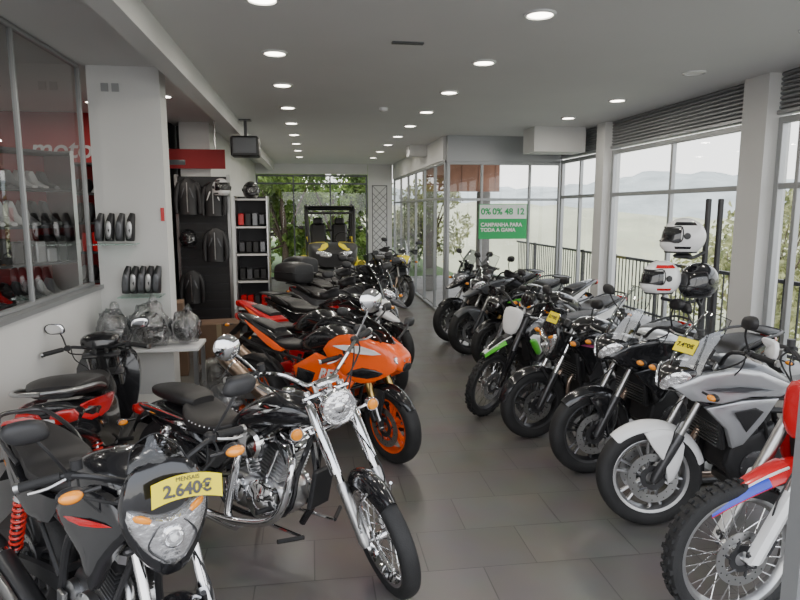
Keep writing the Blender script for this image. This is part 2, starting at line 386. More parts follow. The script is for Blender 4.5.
# ---------------------------------------------------------------- motorcycle types
def naked(tank=BLK,shroud=BLK,rim=DAL,tailm=None,spring=None,steer=0,wb=1.32,single=True,fork=ALU,stripe=None,cowl=BLK,mir='std',fend=BLK,hs=1.0,L=.64,sgz=.03):
    mb=MB()
    def ff(mb,A,T,d,hb):
        c=T+d*(-.05)+Vector((.13,0,0)); x,z=c.x,c.z
        q=lambda a,b,e:(x+a,b*hs,z+e*hs)
        mb.loft([(x-.12,z,.05,.05,.06),(x-.05,z,.09,.08,.1),(x+.01,z-.01,.1*hs,.09*hs,.11*hs)],PLA,20,2.8)
        mb.panel([q(-.03,0,.19),q(-.01,-.09,.165),q(-.01,-.128,.07),q(-.01,-.115,-.04),q(-.0,-.05,-.15),q(-.0,0,-.17),q(-.0,.05,-.15),q(-.01,.115,-.04),q(-.01,.128,.07),q(-.01,.09,.165)],cowl,out=(1,0,.1),bulge=.03,th=.03,mirror=False)
        mb.panel([q(.035,0,.035),q(.027,-.05,.045),q(.015,-.112,.075),q(.012,-.112,.01),q(.015,-.065,-.085),q(.02,0,-.135),q(.015,.065,-.085),q(.012,.112,.01),q(.015,.112,.075),q(.027,.05,.045)],LENS,out=(1,0,0),bulge=.03,th=.01,mirror=False,k=2)
        mb.lathe([(0,.034),(.012,.036),(.014,.03),(.004,.022),(.002,.001)],q(.045,0,-.03),(1,0,0),CHR,24)
        mb.lathe([(0,.014),(.012,.012),(.016,.001)],q(.052,0,-.03),(1,0,0),WHT,16)
        for s in (1,-1):
            mb.tube([q(.045,s*.02,.03),q(.05,s*.05,.0),q(.04,s*.07,-.05),q(.04,s*.02,-.11)],.003,DAL,6)
            mb.panel([q(.045,s*.06,.05),q(.03,s*.1,.066),q(.03,s*.1,.045),q(.045,s*.06,.03)],AMB,out=(1,0,0),bulge=.012,th=.0,k=2,mirror=False)
        mb.screen((x-.01,z+.16*hs),(x-.07,z+.26*hs),.1,.07,SCR,.05,.05,8,4,.01)
        for s in (1,-1): signal(mb,(x-.05,s*.25,z+sgz),s,big=1.2)
        mb.box(hb+Vector((.05,0,.04)),(.05,.16,.08),PLA,(0,-35,0),.015)
        mb.fender(A,A.z+.02,10,150,.065,fend)
        for s in (1,-1): mb.cyl(A+Vector((-.02,s*.06,.33)),A+Vector((-.1,s*.09,.2)),.01,PLA,seg=8)
    p=dict(wb=wb,R=.3,Rr=.3,tw=.085 if single else .11,rtw=.105 if single else .16,rake=25.5,L=L,disc=1 if single else 2,dR=.13,rm=rim,twin=spring,steer=steer,forkm=fork,nsp=6 if single else 5,seatz=.76,levm=STL,mir=mir)
    A,B,T,pv=base(mb,p,ff)
    mb.loft([(-.34,.86,.05,.04,.05),(-.38,.87,.1,.08,.09),(-.48,.9,.135,.1,.12),(-.6,.9,.145,.095,.13),(-.72,.87,.13,.08,.12),(-.82,.83,.095,.05,.08),(-.88,.8,.07,.02,.05)],tank,24,2.8,4)
    mb.lathe([(0,.035),(.012,.035),(.016,.028),(.017,.001)],(-.55,0,.99),(0,0,1),CHR,20)
    ya=lambda x:.12+.06*min(1,max(0,(-x-.2)/.25))
    P=[(-.22,.83),(-.36,.91),(-.52,.9),(-.7,.78),(-.62,.72),(-.48,.66),(-.42,.55),(-.36,.66),(-.27,.77)]
    mb.panel([(x,ya(x),z) for x,z in P],shroud,bulge=.018,th=.03,k=2)
    if stripe: mb.panel([(-.3,ya(-.3)+.014,.82),(-.42,ya(-.42)+.018,.82),(-.62,ya(-.6)+.01,.77),(-.45,ya(-.45)+.018,.79)],stripe,bulge=.005,th=.0,k=2)
    mb.loft([(-.79,.8,.07,.03,.04),(-.9,.785,.12,.03,.05),(-1.08,.785,.145,.03,.055),(-1.16,.82,.14,.035,.06),(-1.32,.85,.125,.03,.06),(-1.47,.875,.09,.02,.05),(-1.52,.88,.05,.01,.02)],SEAT,22,3,4)
    tm=tailm or tank
    mb.panel([(-.85,.12,.74),(-1.05,.145,.73),(-1.3,.13,.79),(-1.58,.08,.87),(-1.56,.09,.81),(-1.3,.135,.7),(-1.05,.15,.62),(-.88,.14,.64)],tm,bulge=.02,th=.03,k=2)
    mb.loft([(-1.1,.74,.11,.03,.05),(-1.4,.79,.1,.03,.05),(-1.6,.84,.06,.02,.03)],PLA,16)
    for s in (1,-1): mb.tube([(-1.2,s*.14,.8),(-1.35,s*.15,.86),(-1.56,s*.1,.92),(-1.6,0,.925)],.011,DAL if single else PLA,8)
    rearlight(mb,-1.61,.85); hugger_plate(mb,wb+.12,.76)
    mb.fender(B,B.z+.04,50,130,.07,PLA)
    if single:
        eng_single(mb,-.62,.36,ALU,DAL)
        exhaust(mb,[(-.47,-.04,.56),(-.36,-.06,.5),(-.38,-.09,.3),(-.52,-.13,.2),(-.8,-.17,.23)],.017,STL,((-.8,-.17,.23),(-1.38,-.2,.42)),.05,DAL)
        mb.panel([(-.9,-.235,.3),(-1.2,-.25,.39),(-1.2,-.25,.33),(-.92,-.235,.25)],STL,out=(0,-1,0),bulge=.01,th=.01,mirror=False)
    else:
        eng_twin(mb,-.6,.4)
        for k in (-.07,.07): exhaust(mb,[(-.36,k,.58),(-.28,k,.45),(-.34,k*.8,.25),(-.55,-.05,.17),(-.85,-.1,.2)],.018,BRN,((-.85,-.12,.2),(-1.25,-.2,.38)),.055,DAL)
    return mb,T
def cruiser(steer=0):
    mb=MB()
    def ff(mb,A,T,d,hb):
        x,z=T.x+.13,T.z-.02
        mb.lathe([(-.13,.02),(-.12,.05),(-.07,.075),(0,.087),(.025,.093),(.035,.089)],(x,0,z),(1,0,.02),CHR,36)
        mb.lathe([(.025,.088),(.034,.08),(.04,.06),(.043,.03),(.044,.001)],(x,0,z),(1,0,.02),LENS,36)
        mb.lathe([(.04,.026),(.048,.028),(.052,.022),(.053,.001)],(x,0,z),(1,0,.02),CHR,24)
        mb.lathe([(.033,.089),(.045,.088),(.046,.082),(.036,.08)],(x,0,z),(1,0,.02),CHR,36,True)
        for s in (1,-1):
            mb.lathe([(0,.03),(.36,.03),(.37,.024)],A+Vector((0,s*.1,0))+d*.36,d,CHR,16)
            mb.cyl((x-.08,s*.11,z-.1),(x-.08,s*.19,z-.1),.009,CHR,seg=8)
            mb.lathe([(-.045,.005),(-.035,.026),(0,.034),(.012,.035)],(x-.07,s*.215,z-.1),(1,0,0),CHR,20)
            mb.lathe([(.008,.033),(.022,.026),(.028,.001)],(x-.07,s*.215,z-.1),(1,0,0),AMB,20)
        mb.box((x-.06,0,z+.115),(.03,.13,.03),CHR,(0,0,0),.008)
        mb.lathe([(-.03,.03),(0,.048),(.01,.048)],(T.x-.02,0,T.z+.06),(-.3,0,1),CHR,24)
        mb.box((x-.1,0,z-.13),(.03,.3,.05),CHR,(0,-30,0),.008)
        mb.fender(A,A.z+.025,55,155,.06,BLK,.008,26,.06)
        for s in (1,-1):
            mb.tube([A+Vector((.09,s*.065,.31)),A+Vector((0,s*.09,.2)),A+Vector((-.02,s*.1,.08))],.007,CHR,8)
            mb.tube([A+Vector((-.2,s*.065,.22)),A+Vector((-.08,s*.09,.14)),A+Vector((-.0,s*.1,.06))],.007,CHR,8)
    p=dict(wb=1.6,R=.315,Rr=.31,rr=.245,rrr=.205,tw=.09,rtw=.15,rake=30,L=.75,ws='wire',rm=CHR,hub=CHR,disc=1,dR=.15,twin=CHR,shz=.62,forkm=ALU,tubem=CHR,barm=CHR,rise=.11,pull=.2,bw=.4,mir='chrome',stem=CHR,mh=.2,mx=-.06,mo=.02,msz=.062,clampm=CHR,steer=steer,seatz=.62,framem=BLK,pegx=-.62,hb=.07)
    A,B,T,pv=base(mb,p,ff)
    mb.loft([(-.42,.82,.03,.03,.03),(-.48,.83,.085,.06,.06),(-.6,.84,.145,.09,.1),(-.73,.83,.165,.09,.12),(-.88,.77,.145,.07,.1),(-1.02,.69,.07,.04,.06),(-1.07,.67,.03,.01,.02)],BLK,26,2.3,4)
    mb.panel([(-.58,.147,.88),(-.72,.163,.88),(-.86,.143,.8),(-.72,.165,.82)],CHR,bulge=.006,th=.0)
    mb.lathe([(0,.035),(.012,.036),(.018,.03),(.02,.001)],(-.66,0,.925),(0,0,1),CHR,24)
    mb.box((-.78,0,.9),(.2,.06,.02),CHR,(0,14,0),.008)
    mb.loft([(-.98,.7,.06,.02,.04),(-1.06,.675,.13,.025,.05),(-1.2,.66,.17,.03,.06),(-1.3,.69,.17,.04,.07),(-1.36,.74,.13,.035,.06)],SEAT,22,2.6,4)
    mb.loft([(-1.33,.77,.08,.02,.05),(-1.4,.785,.12,.03,.06),(-1.55,.795,.125,.035,.06),(-1.68,.8,.1,.02,.05),(-1.74,.8,.04,.01,.03)],SEAT,22,2.6,4)
    for s in (1,-1):
        for i in range(9): mb.ell((-1.08-.03*i,s*(.14+.03*math.sin(i*.35)),.665+.004*i),(.006,.006,.006),CHR,8,6)
    mb.fender(B,B.z+.1,5,150,.095,BLK,.008,28,.07)
    mb.panel([(-1.3,.105,.66),(-1.75,.095,.7),(-1.78,.095,.66),(-1.35,.105,.6)],CHR,bulge=.008,th=.01)
    rearlight(mb,-1.93,.62,.05)
    for s in (1,-1): signal(mb,(-1.84,s*.17,.58),s,CHR)
    x,z=-.78,.36
    mb.loft([(x-.24,z,.07,.08,.07),(x-.18,z,.12,.12,.11),(x,z,.13,.1,.12),(x+.16,z-.01,.12,.09,.1),(x+.21,z,.07,.05,.05)],ALU,20,4,3)
    for s in (-1,1):
        mb.lathe([(0,.115),(.025,.112),(.04,.09),(.042,.05),(.05,.04),(.052,.001)],(x+.07,s*.12,z-.01),(0,s,0),CHR,36)
        mb.lathe([(0,.08),(.03,.075),(.04,.05),(.042,.001)],(x-.13,s*.12,z+.01),(0,s,0),CHR,30)
        for i in range(8):
            t=2*math.pi*i/8; mb.cyl((x+.07+.104*math.cos(t),s*.13,z-.01+.104*math.sin(t)),(x+.07+.104*math.cos(t),s*.156,z-.01+.104*math.sin(t)),.006,STL,seg=6)
    for dx in (.45,-.45):
        b=Vector((x+(.07 if dx>0 else -.05),0,z+.1)); t=finstack(mb,b,(dx,0,1),9,.021,.2,.16,ALU)
        ry=math.degrees(math.atan2(dx,1))
        mb.box(t+Vector((dx*.03,0,.025)),(.15,.19,.06),CHR,(0,ry,0),.02); mb.box(t+Vector((dx*.055,0,.06)),(.11,.15,.03),CHR,(0,ry,0),.012)
        for s in (1,-1): mb.cyl(b+Vector((0,s*.105,0)),t+Vector((0,s*.105,0)),.008,CHR,seg=8)
        mb.tube([t+Vector((0,-.09,.03)),t+Vector((dx*.2,-.14,-.05)),(x+dx*.2,-.1,z+.4)],.004,RUB,6)
    mb.lathe([(0,.085),(.03,.085),(.045,.07),(.05,.001)],(x+.0,-.14,z+.29),(0,-1,0),CHR,32)
    mb.lathe([(0,.06),(.05,.055),(.06,.001)],(x,.13,z+.3),(0,1,0),CHR,24)
    mb.tube([(x+.05,-.05,z+.25),(x,-.11,z+.28)],.03,DAL,10,2)
    for i in range(2): mb.tube([(x+.22-.33*i,-.09,z+.3-.03*i),(x+.3-.38*i,-.17,z+.2),(x+.22-.35*i,-.19,z-.05-.06*i),(x-.05,-.2,z-.14-.03*i),(x-.4,-.21,z-.14-.0*i)],.022,CHR,12,5)
    for i in range(2):
        a=Vector((x-.3,-.215,.2+.09*i)); b=Vector((x-1.12,-.22,.26+.11*i)); L=(b-a).length
        mb.lathe([(0,.024),(.06,.038),(L-.05,.042),(L,.036),(L-.04,.03)],a,b-a,CHR,24)
    mb.box((x-.24,-.12,z+.15),(.12,.04,.14),BLK,(0,0,0),.02); mb.box((x-.3,.0,z+.13),(.18,.26,.16),BLK,(0,0,0),.03)
    mb.tube([(x+.36,-.13,.22),(x+.3,-.26,.23)],.012,RUB,8); mb.tube([(x+.1,-.12,.22),(x+.36,-.13,.22)],.01,CHR,8)
    mb.tube([(x+.36,.13,.22),(x+.3,.26,.23)],.012,RUB,8); mb.tube([(x+.1,.12,.22),(x+.36,.13,.22)],.01,CHR,8)
    mb.tube([(x+.3,0,.68),(x+.34,0,.42),(x+.24,0,.22)],.02,BLK,8)
    mb.box((x+.36,0,.45),(.03,.16,.22),PLA,(0,10,0),.008)
    return mb,T
def sport(main=ORG,sec=BLK,acc=WHT,rim=ORG,steer=0,screen=DSC,exh=True,tankm=None,tailm=None,nose=None,fend=None):
    mb=MB(); tankm=tankm or main; tailm=tailm or main; nose=nose or main; fend=fend or main
    def ff(mb,A,T,d,hb):
        mb.fender(A,A.z+.014,35,140,.065,fend,.005,18,.05)
        mb.panel([(.02,.068,.57),(-.12,.075,.57),(-.16,.085,.45),(-.03,.095,.32),(-.0,.095,.42)],PLA,bulge=.008,th=.008,k=2)
    p=dict(wb=1.41,R=.3,Rr=.315,tw=.12,rtw=.18,rake=24,L=.6,disc=2,dR=.155,rm=rim,usd=True,forkm=GOLD,bars=True,rise=-.05,pull=.1,bw=.33,mir=None,steer=steer,seatz=.8,nsp=6,sprm=SPR,swm=ALU,barm=PLA,hb=.02)
    A,B,T,pv=base(mb,p,ff)
    Y=lambda x,z:.085+.11*min(1,max(0,(.08-x)/.38))-.06*max(0,(.45-z)/.2)
    mb.loft([(.1,.79,.05,.03,.06),(.08,.8,.085,.05,.09),(.0,.84,.11,.06,.12),(-.15,.88,.13,.06,.15),(-.3,.9,.13,.03,.12)],nose,22,3,4)
    P=[(.05,.72),(.06,.8),(-.02,.89),(-.22,.96),(-.4,.95),(-.54,.83),(-.42,.72),(-.27,.62),(-.12,.62)]
    mb.panel([(x,Y(x,z),z) for x,z in P],main,bulge=.02,th=.02,k=2)
    P=[(-.25,.61),(-.45,.75),(-.62,.79),(-.84,.66),(-.8,.54),(-.5,.4),(-.36,.46)]
    mb.panel([(x,Y(x,z)-.004,z) for x,z in P],main,bulge=.018,th=.02,k=1)
    P=[(-.36,.43),(-.6,.42),(-.8,.52),(-1.04,.44),(-.9,.29),(-.6,.23),(-.42,.27)]
    mb.panel([(x,Y(x,z),z) for x,z in P],sec,bulge=.02,th=.02,k=1)
    P=[(-.04,.84),(-.2,.89),(-.44,.87),(-.22,.83)]
    mb.panel([(x,Y(x,z)+.018,z) for x,z in P],acc,bulge=.004,th=0,k=2)
    P=[(-.02,.7),(-.18,.73),(-.3,.67),(-.14,.65)]
    mb.panel([(x,Y(x,z)+.018,z) for x,z in P],sec,bulge=.004,th=0,k=2)
    P=[(-.6,.64),(-.78,.66),(-.8,.56),(-.66,.5)]
    mb.panel([(x,Y(x,z)+.012,z) for x,z in P],sec,bulge=.006,th=.0,k=1)
    P=[(-.52,.39),(-.84,.41),(-.9,.37),(-.58,.34)]
    mb.panel([(x,Y(x,z)+.018,z) for x,z in P],acc,bulge=.006,th=.0,k=1)
    mb.loft([(-.1,.8,.05,.08,.1),(-.35,.8,.13,.1,.2),(-.5,.7,.14,.1,.3)],PLA,16,3)
    mb.panel([(.1,.02,.79),(.09,.05,.82),(.05,.095,.83),(.05,.1,.79),(.08,.07,.765)],LENS,out=(.8,.4,.1),bulge=.012,th=.005,k=2)
    mb.panel([(.11,-.035,.775),(.11,.035,.775),(.1,.05,.73),(.09,0,.71),(.1,-.05,.73)],PLA,out=(1,0,0),bulge=.01,mirror=False)
    mb.screen((.0,.885),(-.28,1.1),.105,.1,screen,.12,.08,10,8,.05)
    mb.loft([(-.18,.95,.09,.02,.03),(-.28,.97,.1,.03,.03)],PLA,12)
    for s in (1,-1):
        mb.tube([(-.06,s*.12,.93),(-.05,s*.22,1.0),(-.08,s*.28,1.03)],.009,PLA,8); mirror(mb,(-.09,s*.33,1.04),s)
    mb.loft([(-.38,.88,.06,.03,.05),(-.44,.9,.12,.06,.08),(-.58,.91,.15,.09,.12),(-.72,.88,.145,.075,.12),(-.84,.83,.1,.04,.08),(-.9,.81,.06,.02,.04)],tankm,24,2.8,4)
    mb.loft([(-.85,.81,.09,.02,.04),(-1.0,.8,.13,.02,.05),(-1.14,.82,.12,.02,.05)],SEAT,20,3,3)
    mb.loft([(-1.1,.83,.12,.03,.08),(-1.2,.87,.12,.035,.09),(-1.4,.93,.1,.035,.06),(-1.6,.98,.06,.025,.03),(-1.66,.99,.02,.01,.01)],sec,20,3,4)
    mb.loft([(-1.16,.9,.08,.02,.03),(-1.3,.94,.09,.02,.03),(-1.42,.965,.07,.015,.02)],SEAT,16,2.8,3)
    mb.panel([(-1.0,.13,.76),(-1.2,.125,.85),(-1.5,.085,.96),(-1.3,.12,.84),(-1.1,.14,.75)],tailm,bulge=.012,th=.02,k=2)
    rearlight(mb,-1.64,.97,.05); hugger_plate(mb,1.5,.84)
    mb.fender(B,B.z+.03,40,150,.1,PLA)
    eng_twin(mb,-.62,.42)
    if exh:
        exhaust(mb,[(-.3,-.06,.45),(-.4,-.1,.26),(-.7,-.13,.2),(-1.05,-.16,.32)],.024,STL,((-1.05,-.19,.32),(-1.58,-.26,.66)),.062,BRN)
    return mb,T
def adv(main=GREY,sec=BLK,fend=None,screen=CSCR,rim=ALU,steer=0,case=False,guard=PLA,beak=True,big=1,acc=None,tailm=None,tankm=None,low=None,lbl=None):
    mb=MB(); fend=fend or main; tankm=tankm or BLK; low=low or main
    def ff(mb,A,T,d,hb):
        mb.fender(A,A.z+.018,45,165,.07,fend,.006,20,.05)
        mb.panel([(.06,.07,.585),(-.1,.078,.61),(-.17,.09,.52),(-.13,.115,.38),(-.07,.12,.3),(-.05,.11,.42)],fend,bulge=.012,th=.01,k=2)
    p=dict(wb=1.52,R=.315,Rr=.315,tw=.115,rtw=.16,rake=27,L=.7,disc=2,dR=.15,rm=rim,steer=steer,rise=.09,pull=.11,bw=.4,mh=.19,guard=guard,seatz=.8,nsp=6,forkm=DAL,tubem=STL,hb=.08)
    A,B,T,pv=base(mb,p,ff)
    if beak:
        mb.loft([(.14,.8,.02,.01,.01),(.08,.82,.055,.018,.03),(-.05,.87,.08,.03,.05),(-.18,.93,.11,.04,.08)],sec if beak=='sec' else main,20,3,4)
    mb.loft([(-.0,.9,.03,.03,.03),(-.04,.93,.08,.06,.07),(-.12,.96,.115,.07,.11),(-.26,.97,.12,.05,.12)],sec,20,2.8,4)
    mb.panel([(.01,.012,.9),(-.01,.045,.96),(-.07,.1,1.0),(-.11,.125,.97),(-.07,.1,.92),(-.01,.03,.87)],LENS,out=(.85,.3,.1),bulge=.015,th=.005,k=2)
    mb.screen((-.05,.98),(-.27,1.0+.34*big),.125,.12,screen,.12,.09,12,9,.03)
    for s in (1,-1): mb.tube([(-.12,s*.06,1.02),(-.19,s*.06,1.16)],.006,PLA,6)
    mb.box((-.26,0,1.09),(.05,.17,.09),PLA,(0,-30,0),.015)
    Y=lambda x:.09+.11*min(1,max(0,(-.02-x)/.32))
    P=[(-.03,.9),(-.16,.98),(-.34,1.03),(-.52,1.0),(-.76,.9),(-.66,.85),(-.46,.86),(-.28,.82),(-.13,.83)]
    mb.panel([(x,Y(x),z) for x,z in P],main,bulge=.018,th=.03,k=1)
    P=[(-.22,.78),(-.42,.83),(-.66,.83),(-.58,.7),(-.46,.56),(-.39,.54),(-.34,.66)]
    mb.panel([(x,Y(x)-.014,z) for x,z in P],low,bulge=.012,th=.03,k=1)
    P=[(-.36,.77),(-.5,.79),(-.56,.76),(-.46,.64)]
    mb.panel([(x,Y(x)-.002,z) for x,z in P],PLA,bulge=.004,th=.0,k=1)
    P=[(-.42,.52),(-.56,.6),(-.7,.66),(-.72,.5),(-.6,.34),(-.46,.3),(-.4,.4)]
    mb.panel([(x,Y(x)-.06,z) for x,z in P],PLA,bulge=.02,th=.03,k=1)
    if acc:
        P=[(-.18,.9),(-.36,.93),(-.6,.895),(-.4,.89)]
        mb.panel([(x,Y(x)+.014,z) for x,z in P],acc,bulge=.006,th=0,k=2)
    mb.loft([(-.34,.96,.08,.03,.06),(-.42,.98,.13,.05,.1),(-.58,.96,.15,.065,.14),(-.74,.9,.135,.05,.12),(-.86,.84,.1,.03,.08)],tankm,22,3,4)
    mb.loft([(-.82,.85,.09,.02,.05),(-.95,.825,.14,.025,.06),(-1.15,.83,.155,.025,.06),(-1.24,.87,.145,.03,.07),(-1.45,.9,.12,.025,.06),(-1.58,.91,.08,.01,.04)],SEAT,22,3,4)
    mb.panel([(-.85,.12,.8),(-1.1,.15,.77),(-1.4,.13,.84),(-1.68,.08,.9),(-1.62,.09,.84),(-1.35,.13,.75),(-1.1,.15,.68),(-.9,.14,.7)],tailm or main,bulge=.015,th=.03,k=2)
    mb.loft([(-1.1,.76,.12,.04,.06),(-1.4,.8,.11,.04,.05),(-1.68,.86,.06,.02,.03)],PLA,16)
    for s in (1,-1): mb.tube([(-1.25,s*.15,.85),(-1.4,s*.17,.93),(-1.6,s*.15,.95),(-1.74,s*.08,.95),(-1.76,0,.95)],.012,PLA,8)
    mb.box((-1.66,0,.945),(.2,.2,.02),PLA,(0,0,0),.006)
    rearlight(mb,-1.7,.87); hugger_plate(mb,1.62,.78); mb.fender(B,B.z+.03,50,150,.09,PLA)
    eng_twin(mb,-.62,.42)
    exhaust(mb,[(-.36,-.05,.6),(-.3,-.07,.42),(-.38,-.1,.24),(-.7,-.15,.2),(-1.05,-.17,.32)],.02,BRN,((-1.05,-.18,.32),(-1.55,-.24,.62)),.06,DAL)
    for s in (1,-1): signal(mb,(-.14,s*.25,.9),s)
    if case:
        mb.loft([(-1.5,1.08,.14,.1,.1),(-1.53,1.08,.19,.13,.12),(-1.72,1.09,.21,.14,.13),(-1.88,1.08,.19,.11,.12),(-1.92,1.07,.12,.06,.08)],PLA,24,4,3)
        mb.box((-1.92,0,1.04),(.02,.24,.04),RLN,(0,0,0),.006); mb.box((-1.71,0,1.09),(.42,.425,.012),DAL,(0,0,0),.004)
    return mb,T
def dirt(main=RED,plate=WHT,side=WHT,acc=BLU,guardm=WHT,steer=0,s=1,rim=STL,fend=None,seatm=SEAT,slope=.07):
    mb=MB(); fend=fend or main
    def ff(mb,A,T,d,hb):
        b=A+d*.42
        def fr(q,dz=0,ws=1):
            t=q/14; x=.34-t*.70; z=b.z+.03+.07*math.sin(t*math.pi*.9)-slope*(1-t)**1.6+(.0 if t<.6 else -.12*(t-.6)); w=.03+.055*math.sin(min(1,t*1.6)*math.pi/2)
            if t>.6: w-=.05*(t-.6)
            w*=ws
            return [Vector((x+b.x,y*w,z+dz-.04*abs(y*ws)**2.2+th)) for th in (.004,-.002) for y in ([-1,-.75,-.5,-.2,0,.2,.5,.75,1] if th>0 else [1,.75,.5,.2,0,-.2,-.5,-.75,-1])]
        mb.rings([fr(q) for q in range(15)],fend)
        if acc:
            mb.rings([fr(q,.004) for q in range(0,6)],acc)
            mb.rings([fr(q,.007,.6) for q in range(0,8)],WHT)
            mb.rings([fr(q,.010,.5) for q in range(1,8)],fend)
        for sg in (1,-1):
            o=Vector((0,sg*.1,0)); 
            mb.rings([[A+o+d*q+Vector((.028*cx,sg*.012+.03*sy*sg,0)) for cx,sy in((-1,-.3),(-1,.6),(0,1),(1,.6),(1.2,-.3),(1,-.9),(0,-.6))] for q in (.02,.06,.2,.34,.38)],guardm)
        c=T+Vector((.09,0,-.02))
        mb.panel([(c.x+.03,0,c.z-.16),(c.x+.02,-.07,c.z-.12),(c.x,-.1,c.z),(c.x-.02,-.09,c.z+.08),(c.x-.02,0,c.z+.1),(c.x-.02,.09,c.z+.08),(c.x,.1,c.z),(c.x+.02,.07,c.z-.12)],plate,out=(1,0,.2),bulge=.02,th=.01,mirror=False,k=2)
    p=dict(wb=1.46*s,R=.35*s,Rr=.33*s,rr=.275*s,rrr=.24*s,tw=.085*s,rtw=.11*s,rake=27,L=.8*s,fw=.1,disc=1,dR=.13,rm=rim,ws='wire',knob=True,usd=True,forkm=STL if s==1 else DAL,rise=.09,pull=.08,bw=.4,mir=None,guard=guardm,steer=steer,seatz=.86*s,sprm=main,swm=ALU,framem=ALU if s==1 else main,hub=ALU,hb=.07)
    A,B,T,pv=base(mb,p,ff)
    mb.loft([(T.x-.03,.93*s,.04,.03,.05),(T.x-.15,.96*s,.09,.05,.1),(T.x-.3,.95*s,.08,.04,.08),(T.x-.4,.93*s,.06,.02,.05)],main,18,2.6,3)
    mb.panel([(T.x+.02,.14,.95*s),(T.x-.15,.13,1.0*s),(T.x-.4,.09,.94*s),(T.x-.45,.1,.84*s),(T.x-.3,.15,.7*s),(T.x-.15,.17,.56*s),(T.x-.06,.18,.64*s),(T.x+.03,.17,.82*s)],main,bulge=.02,th=.012,k=2)
    mb.panel([(T.x+.0,.168,.86*s),(T.x-.15,.155,.86*s),(T.x-.28,.145,.78*s),(T.x-.14,.18,.64*s)],side,bulge=.022,th=0,k=2)
    if acc: mb.panel([(T.x+.0,.18,.82*s),(T.x-.08,.175,.84*s),(T.x-.16,.18,.68*s),(T.x-.1,.19,.66*s)],acc,bulge=.02,th=0,k=2)
    mb.loft([(T.x-.28,.96*s,.05,.02,.03),(T.x-.4,.95*s,.07,.03,.05),(T.x-.7,.94*s,.085,.03,.05),(T.x-1.0,.96*s,.08,.02,.05),(T.x-1.15,.97*s,.04,.01,.02)],seatm,18,3,4)
    mb.panel([(T.x-.5,.1,.9*s),(T.x-1.0,.09,.93*s),(T.x-1.15,.08,.9*s),(T.x-.9,.13,.76*s),(T.x-.6,.14,.72*s)],side,bulge=.015,th=.012,k=2)
    mb.loft([(T.x-.9,.91*s,.08,.015,.015),(T.x-1.15,.95*s,.07,.012,.012),(T.x-1.35,.98*s,.05,.008,.008)],main,16,3,3)
    eng_single(mb,-.68*s,.42*s,ALU,DAL)
    exhaust(mb,[(-.5,-.05,.62*s),(-.4,-.1,.55*s),(-.5,-.14,.45*s),(-.8,-.16,.6*s),(-1.0,-.16,.72*s)],.02,STL,((-1.0,-.15,.72*s),(-1.4,-.16,.86*s)),.05,ALU)
    mb.box((-.42*s,.1,.72*s),(.03,.1,.25),PLA,(0,15,0),.005); mb.box((-.42*s,-.1,.72*s),(.03,.1,.25),PLA,(0,15,0),.005)
    return mb,T
def scooter(main=BLK,acc=RED):
    mb=MB()
    def ff(mb,A,T,d,hb):
        mb.fender(A,A.z+.025,-10,160,.07,main,.006,18,.05)
        mb.loft([(T.x+.1,T.z+.1,.04,.03,.03),(T.x+.06,T.z+.11,.12,.05,.05),(T.x-.04,T.z+.1,.13,.05,.05),(T.x-.08,T.z+.09,.08,.03,.03)],main,18,2.8,3)
    A,B,T,pv=base(mb,dict(wb=1.34,R=.25,Rr=.24,tw=.1,rtw=.12,rake=26,L=.66,disc=1,dR=.1,rr=.165,rrr=.155,rm=DAL,twin=SPR,shz=.6,seatz=.7,rise=.02,pull=.1,bw=.33,mir='std',mh=.14,mo=-.03),ff)
    mb.panel([(-.02,-.1,.86),(-.02,.1,.86),(-.06,.22,.73),(-.12,.2,.45),(-.16,.1,.3),(-.16,-.1,.3),(-.12,-.2,.45),(-.06,-.22,.73)],main,out=(1,0,.2),bulge=.08,th=.08,mirror=False)
    mb.panel([(.05,.06,.8),(.03,.16,.76),(.03,.18,.68),(.06,.08,.68)],LENS,out=(1,.2,0),bulge=.03,th=.01)
    mb.box((-.42,0,.27),(.5,.36,.08),PLA,(0,0,0),.02)
    mb.loft([(-.6,.5,.1,.12,.2),(-.7,.52,.17,.17,.25),(-1.0,.58,.2,.13,.22),(-1.4,.7,.2,.12,.14),(-1.62,.77,.13,.06,.08)],main,22,3.4,4)
    mb.panel([(-.95,.2,.72),(-1.2,.205,.78),(-1.5,.175,.83),(-1.64,.12,.82),(-1.5,.18,.72),(-1.2,.21,.68)],acc,bulge=.012,th=.01,k=2)
    mb.loft([(-.6,.78,.08,.02,.05),(-.75,.78,.14,.03,.06),(-1.0,.79,.18,.04,.06),(-1.1,.85,.19,.05,.08),(-1.35,.9,.18,.045,.08),(-1.5,.91,.12,.02,.05)],SEAT,22,2.8,4)
    mb.panel([(-1.64,-.15,.84),(-1.66,0,.87),(-1.64,.15,.84),(-1.62,.14,.74),(-1.63,0,.7),(-1.62,-.14,.74)],BLK,out=(-1,0,.1),bulge=.03,th=.1,mirror=False,k=2)
    mb.panel([(-1.68,.03,.83),(-1.655,.14,.84),(-1.64,.15,.77),(-1.67,.03,.76)],RLN,out=(-1,.2,.1),bulge=.02,th=.01,k=2)
    mb.panel([(-1.685,-.05,.8),(-1.685,.05,.8),(-1.68,.03,.76),(-1.68,-.03,.76)],WHT,out=(-1,0,.1),bulge=.02,th=.01,k=2,mirror=False)
    for s in (1,-1): mb.tube([(-1.2,s*.2,.84),(-1.4,s*.21,.9),(-1.64,s*.15,.94),(-1.7,0,.945)],.013,STL,8)
    exhaust(mb,[(-.9,-.1,.3),(-1.0,-.16,.25)],.02,STL,((-1.0,-.19,.25),(-1.45,-.22,.38)),.06,DAL)
    hugger_plate(mb,1.5,.6)
    return mb,T
def put(bt,name,x,y,ang,lean=-4,scale=1):
    mb,T=bt
    return mb.finish(name,(x,y,0),(lean,0,ang),scale=scale)
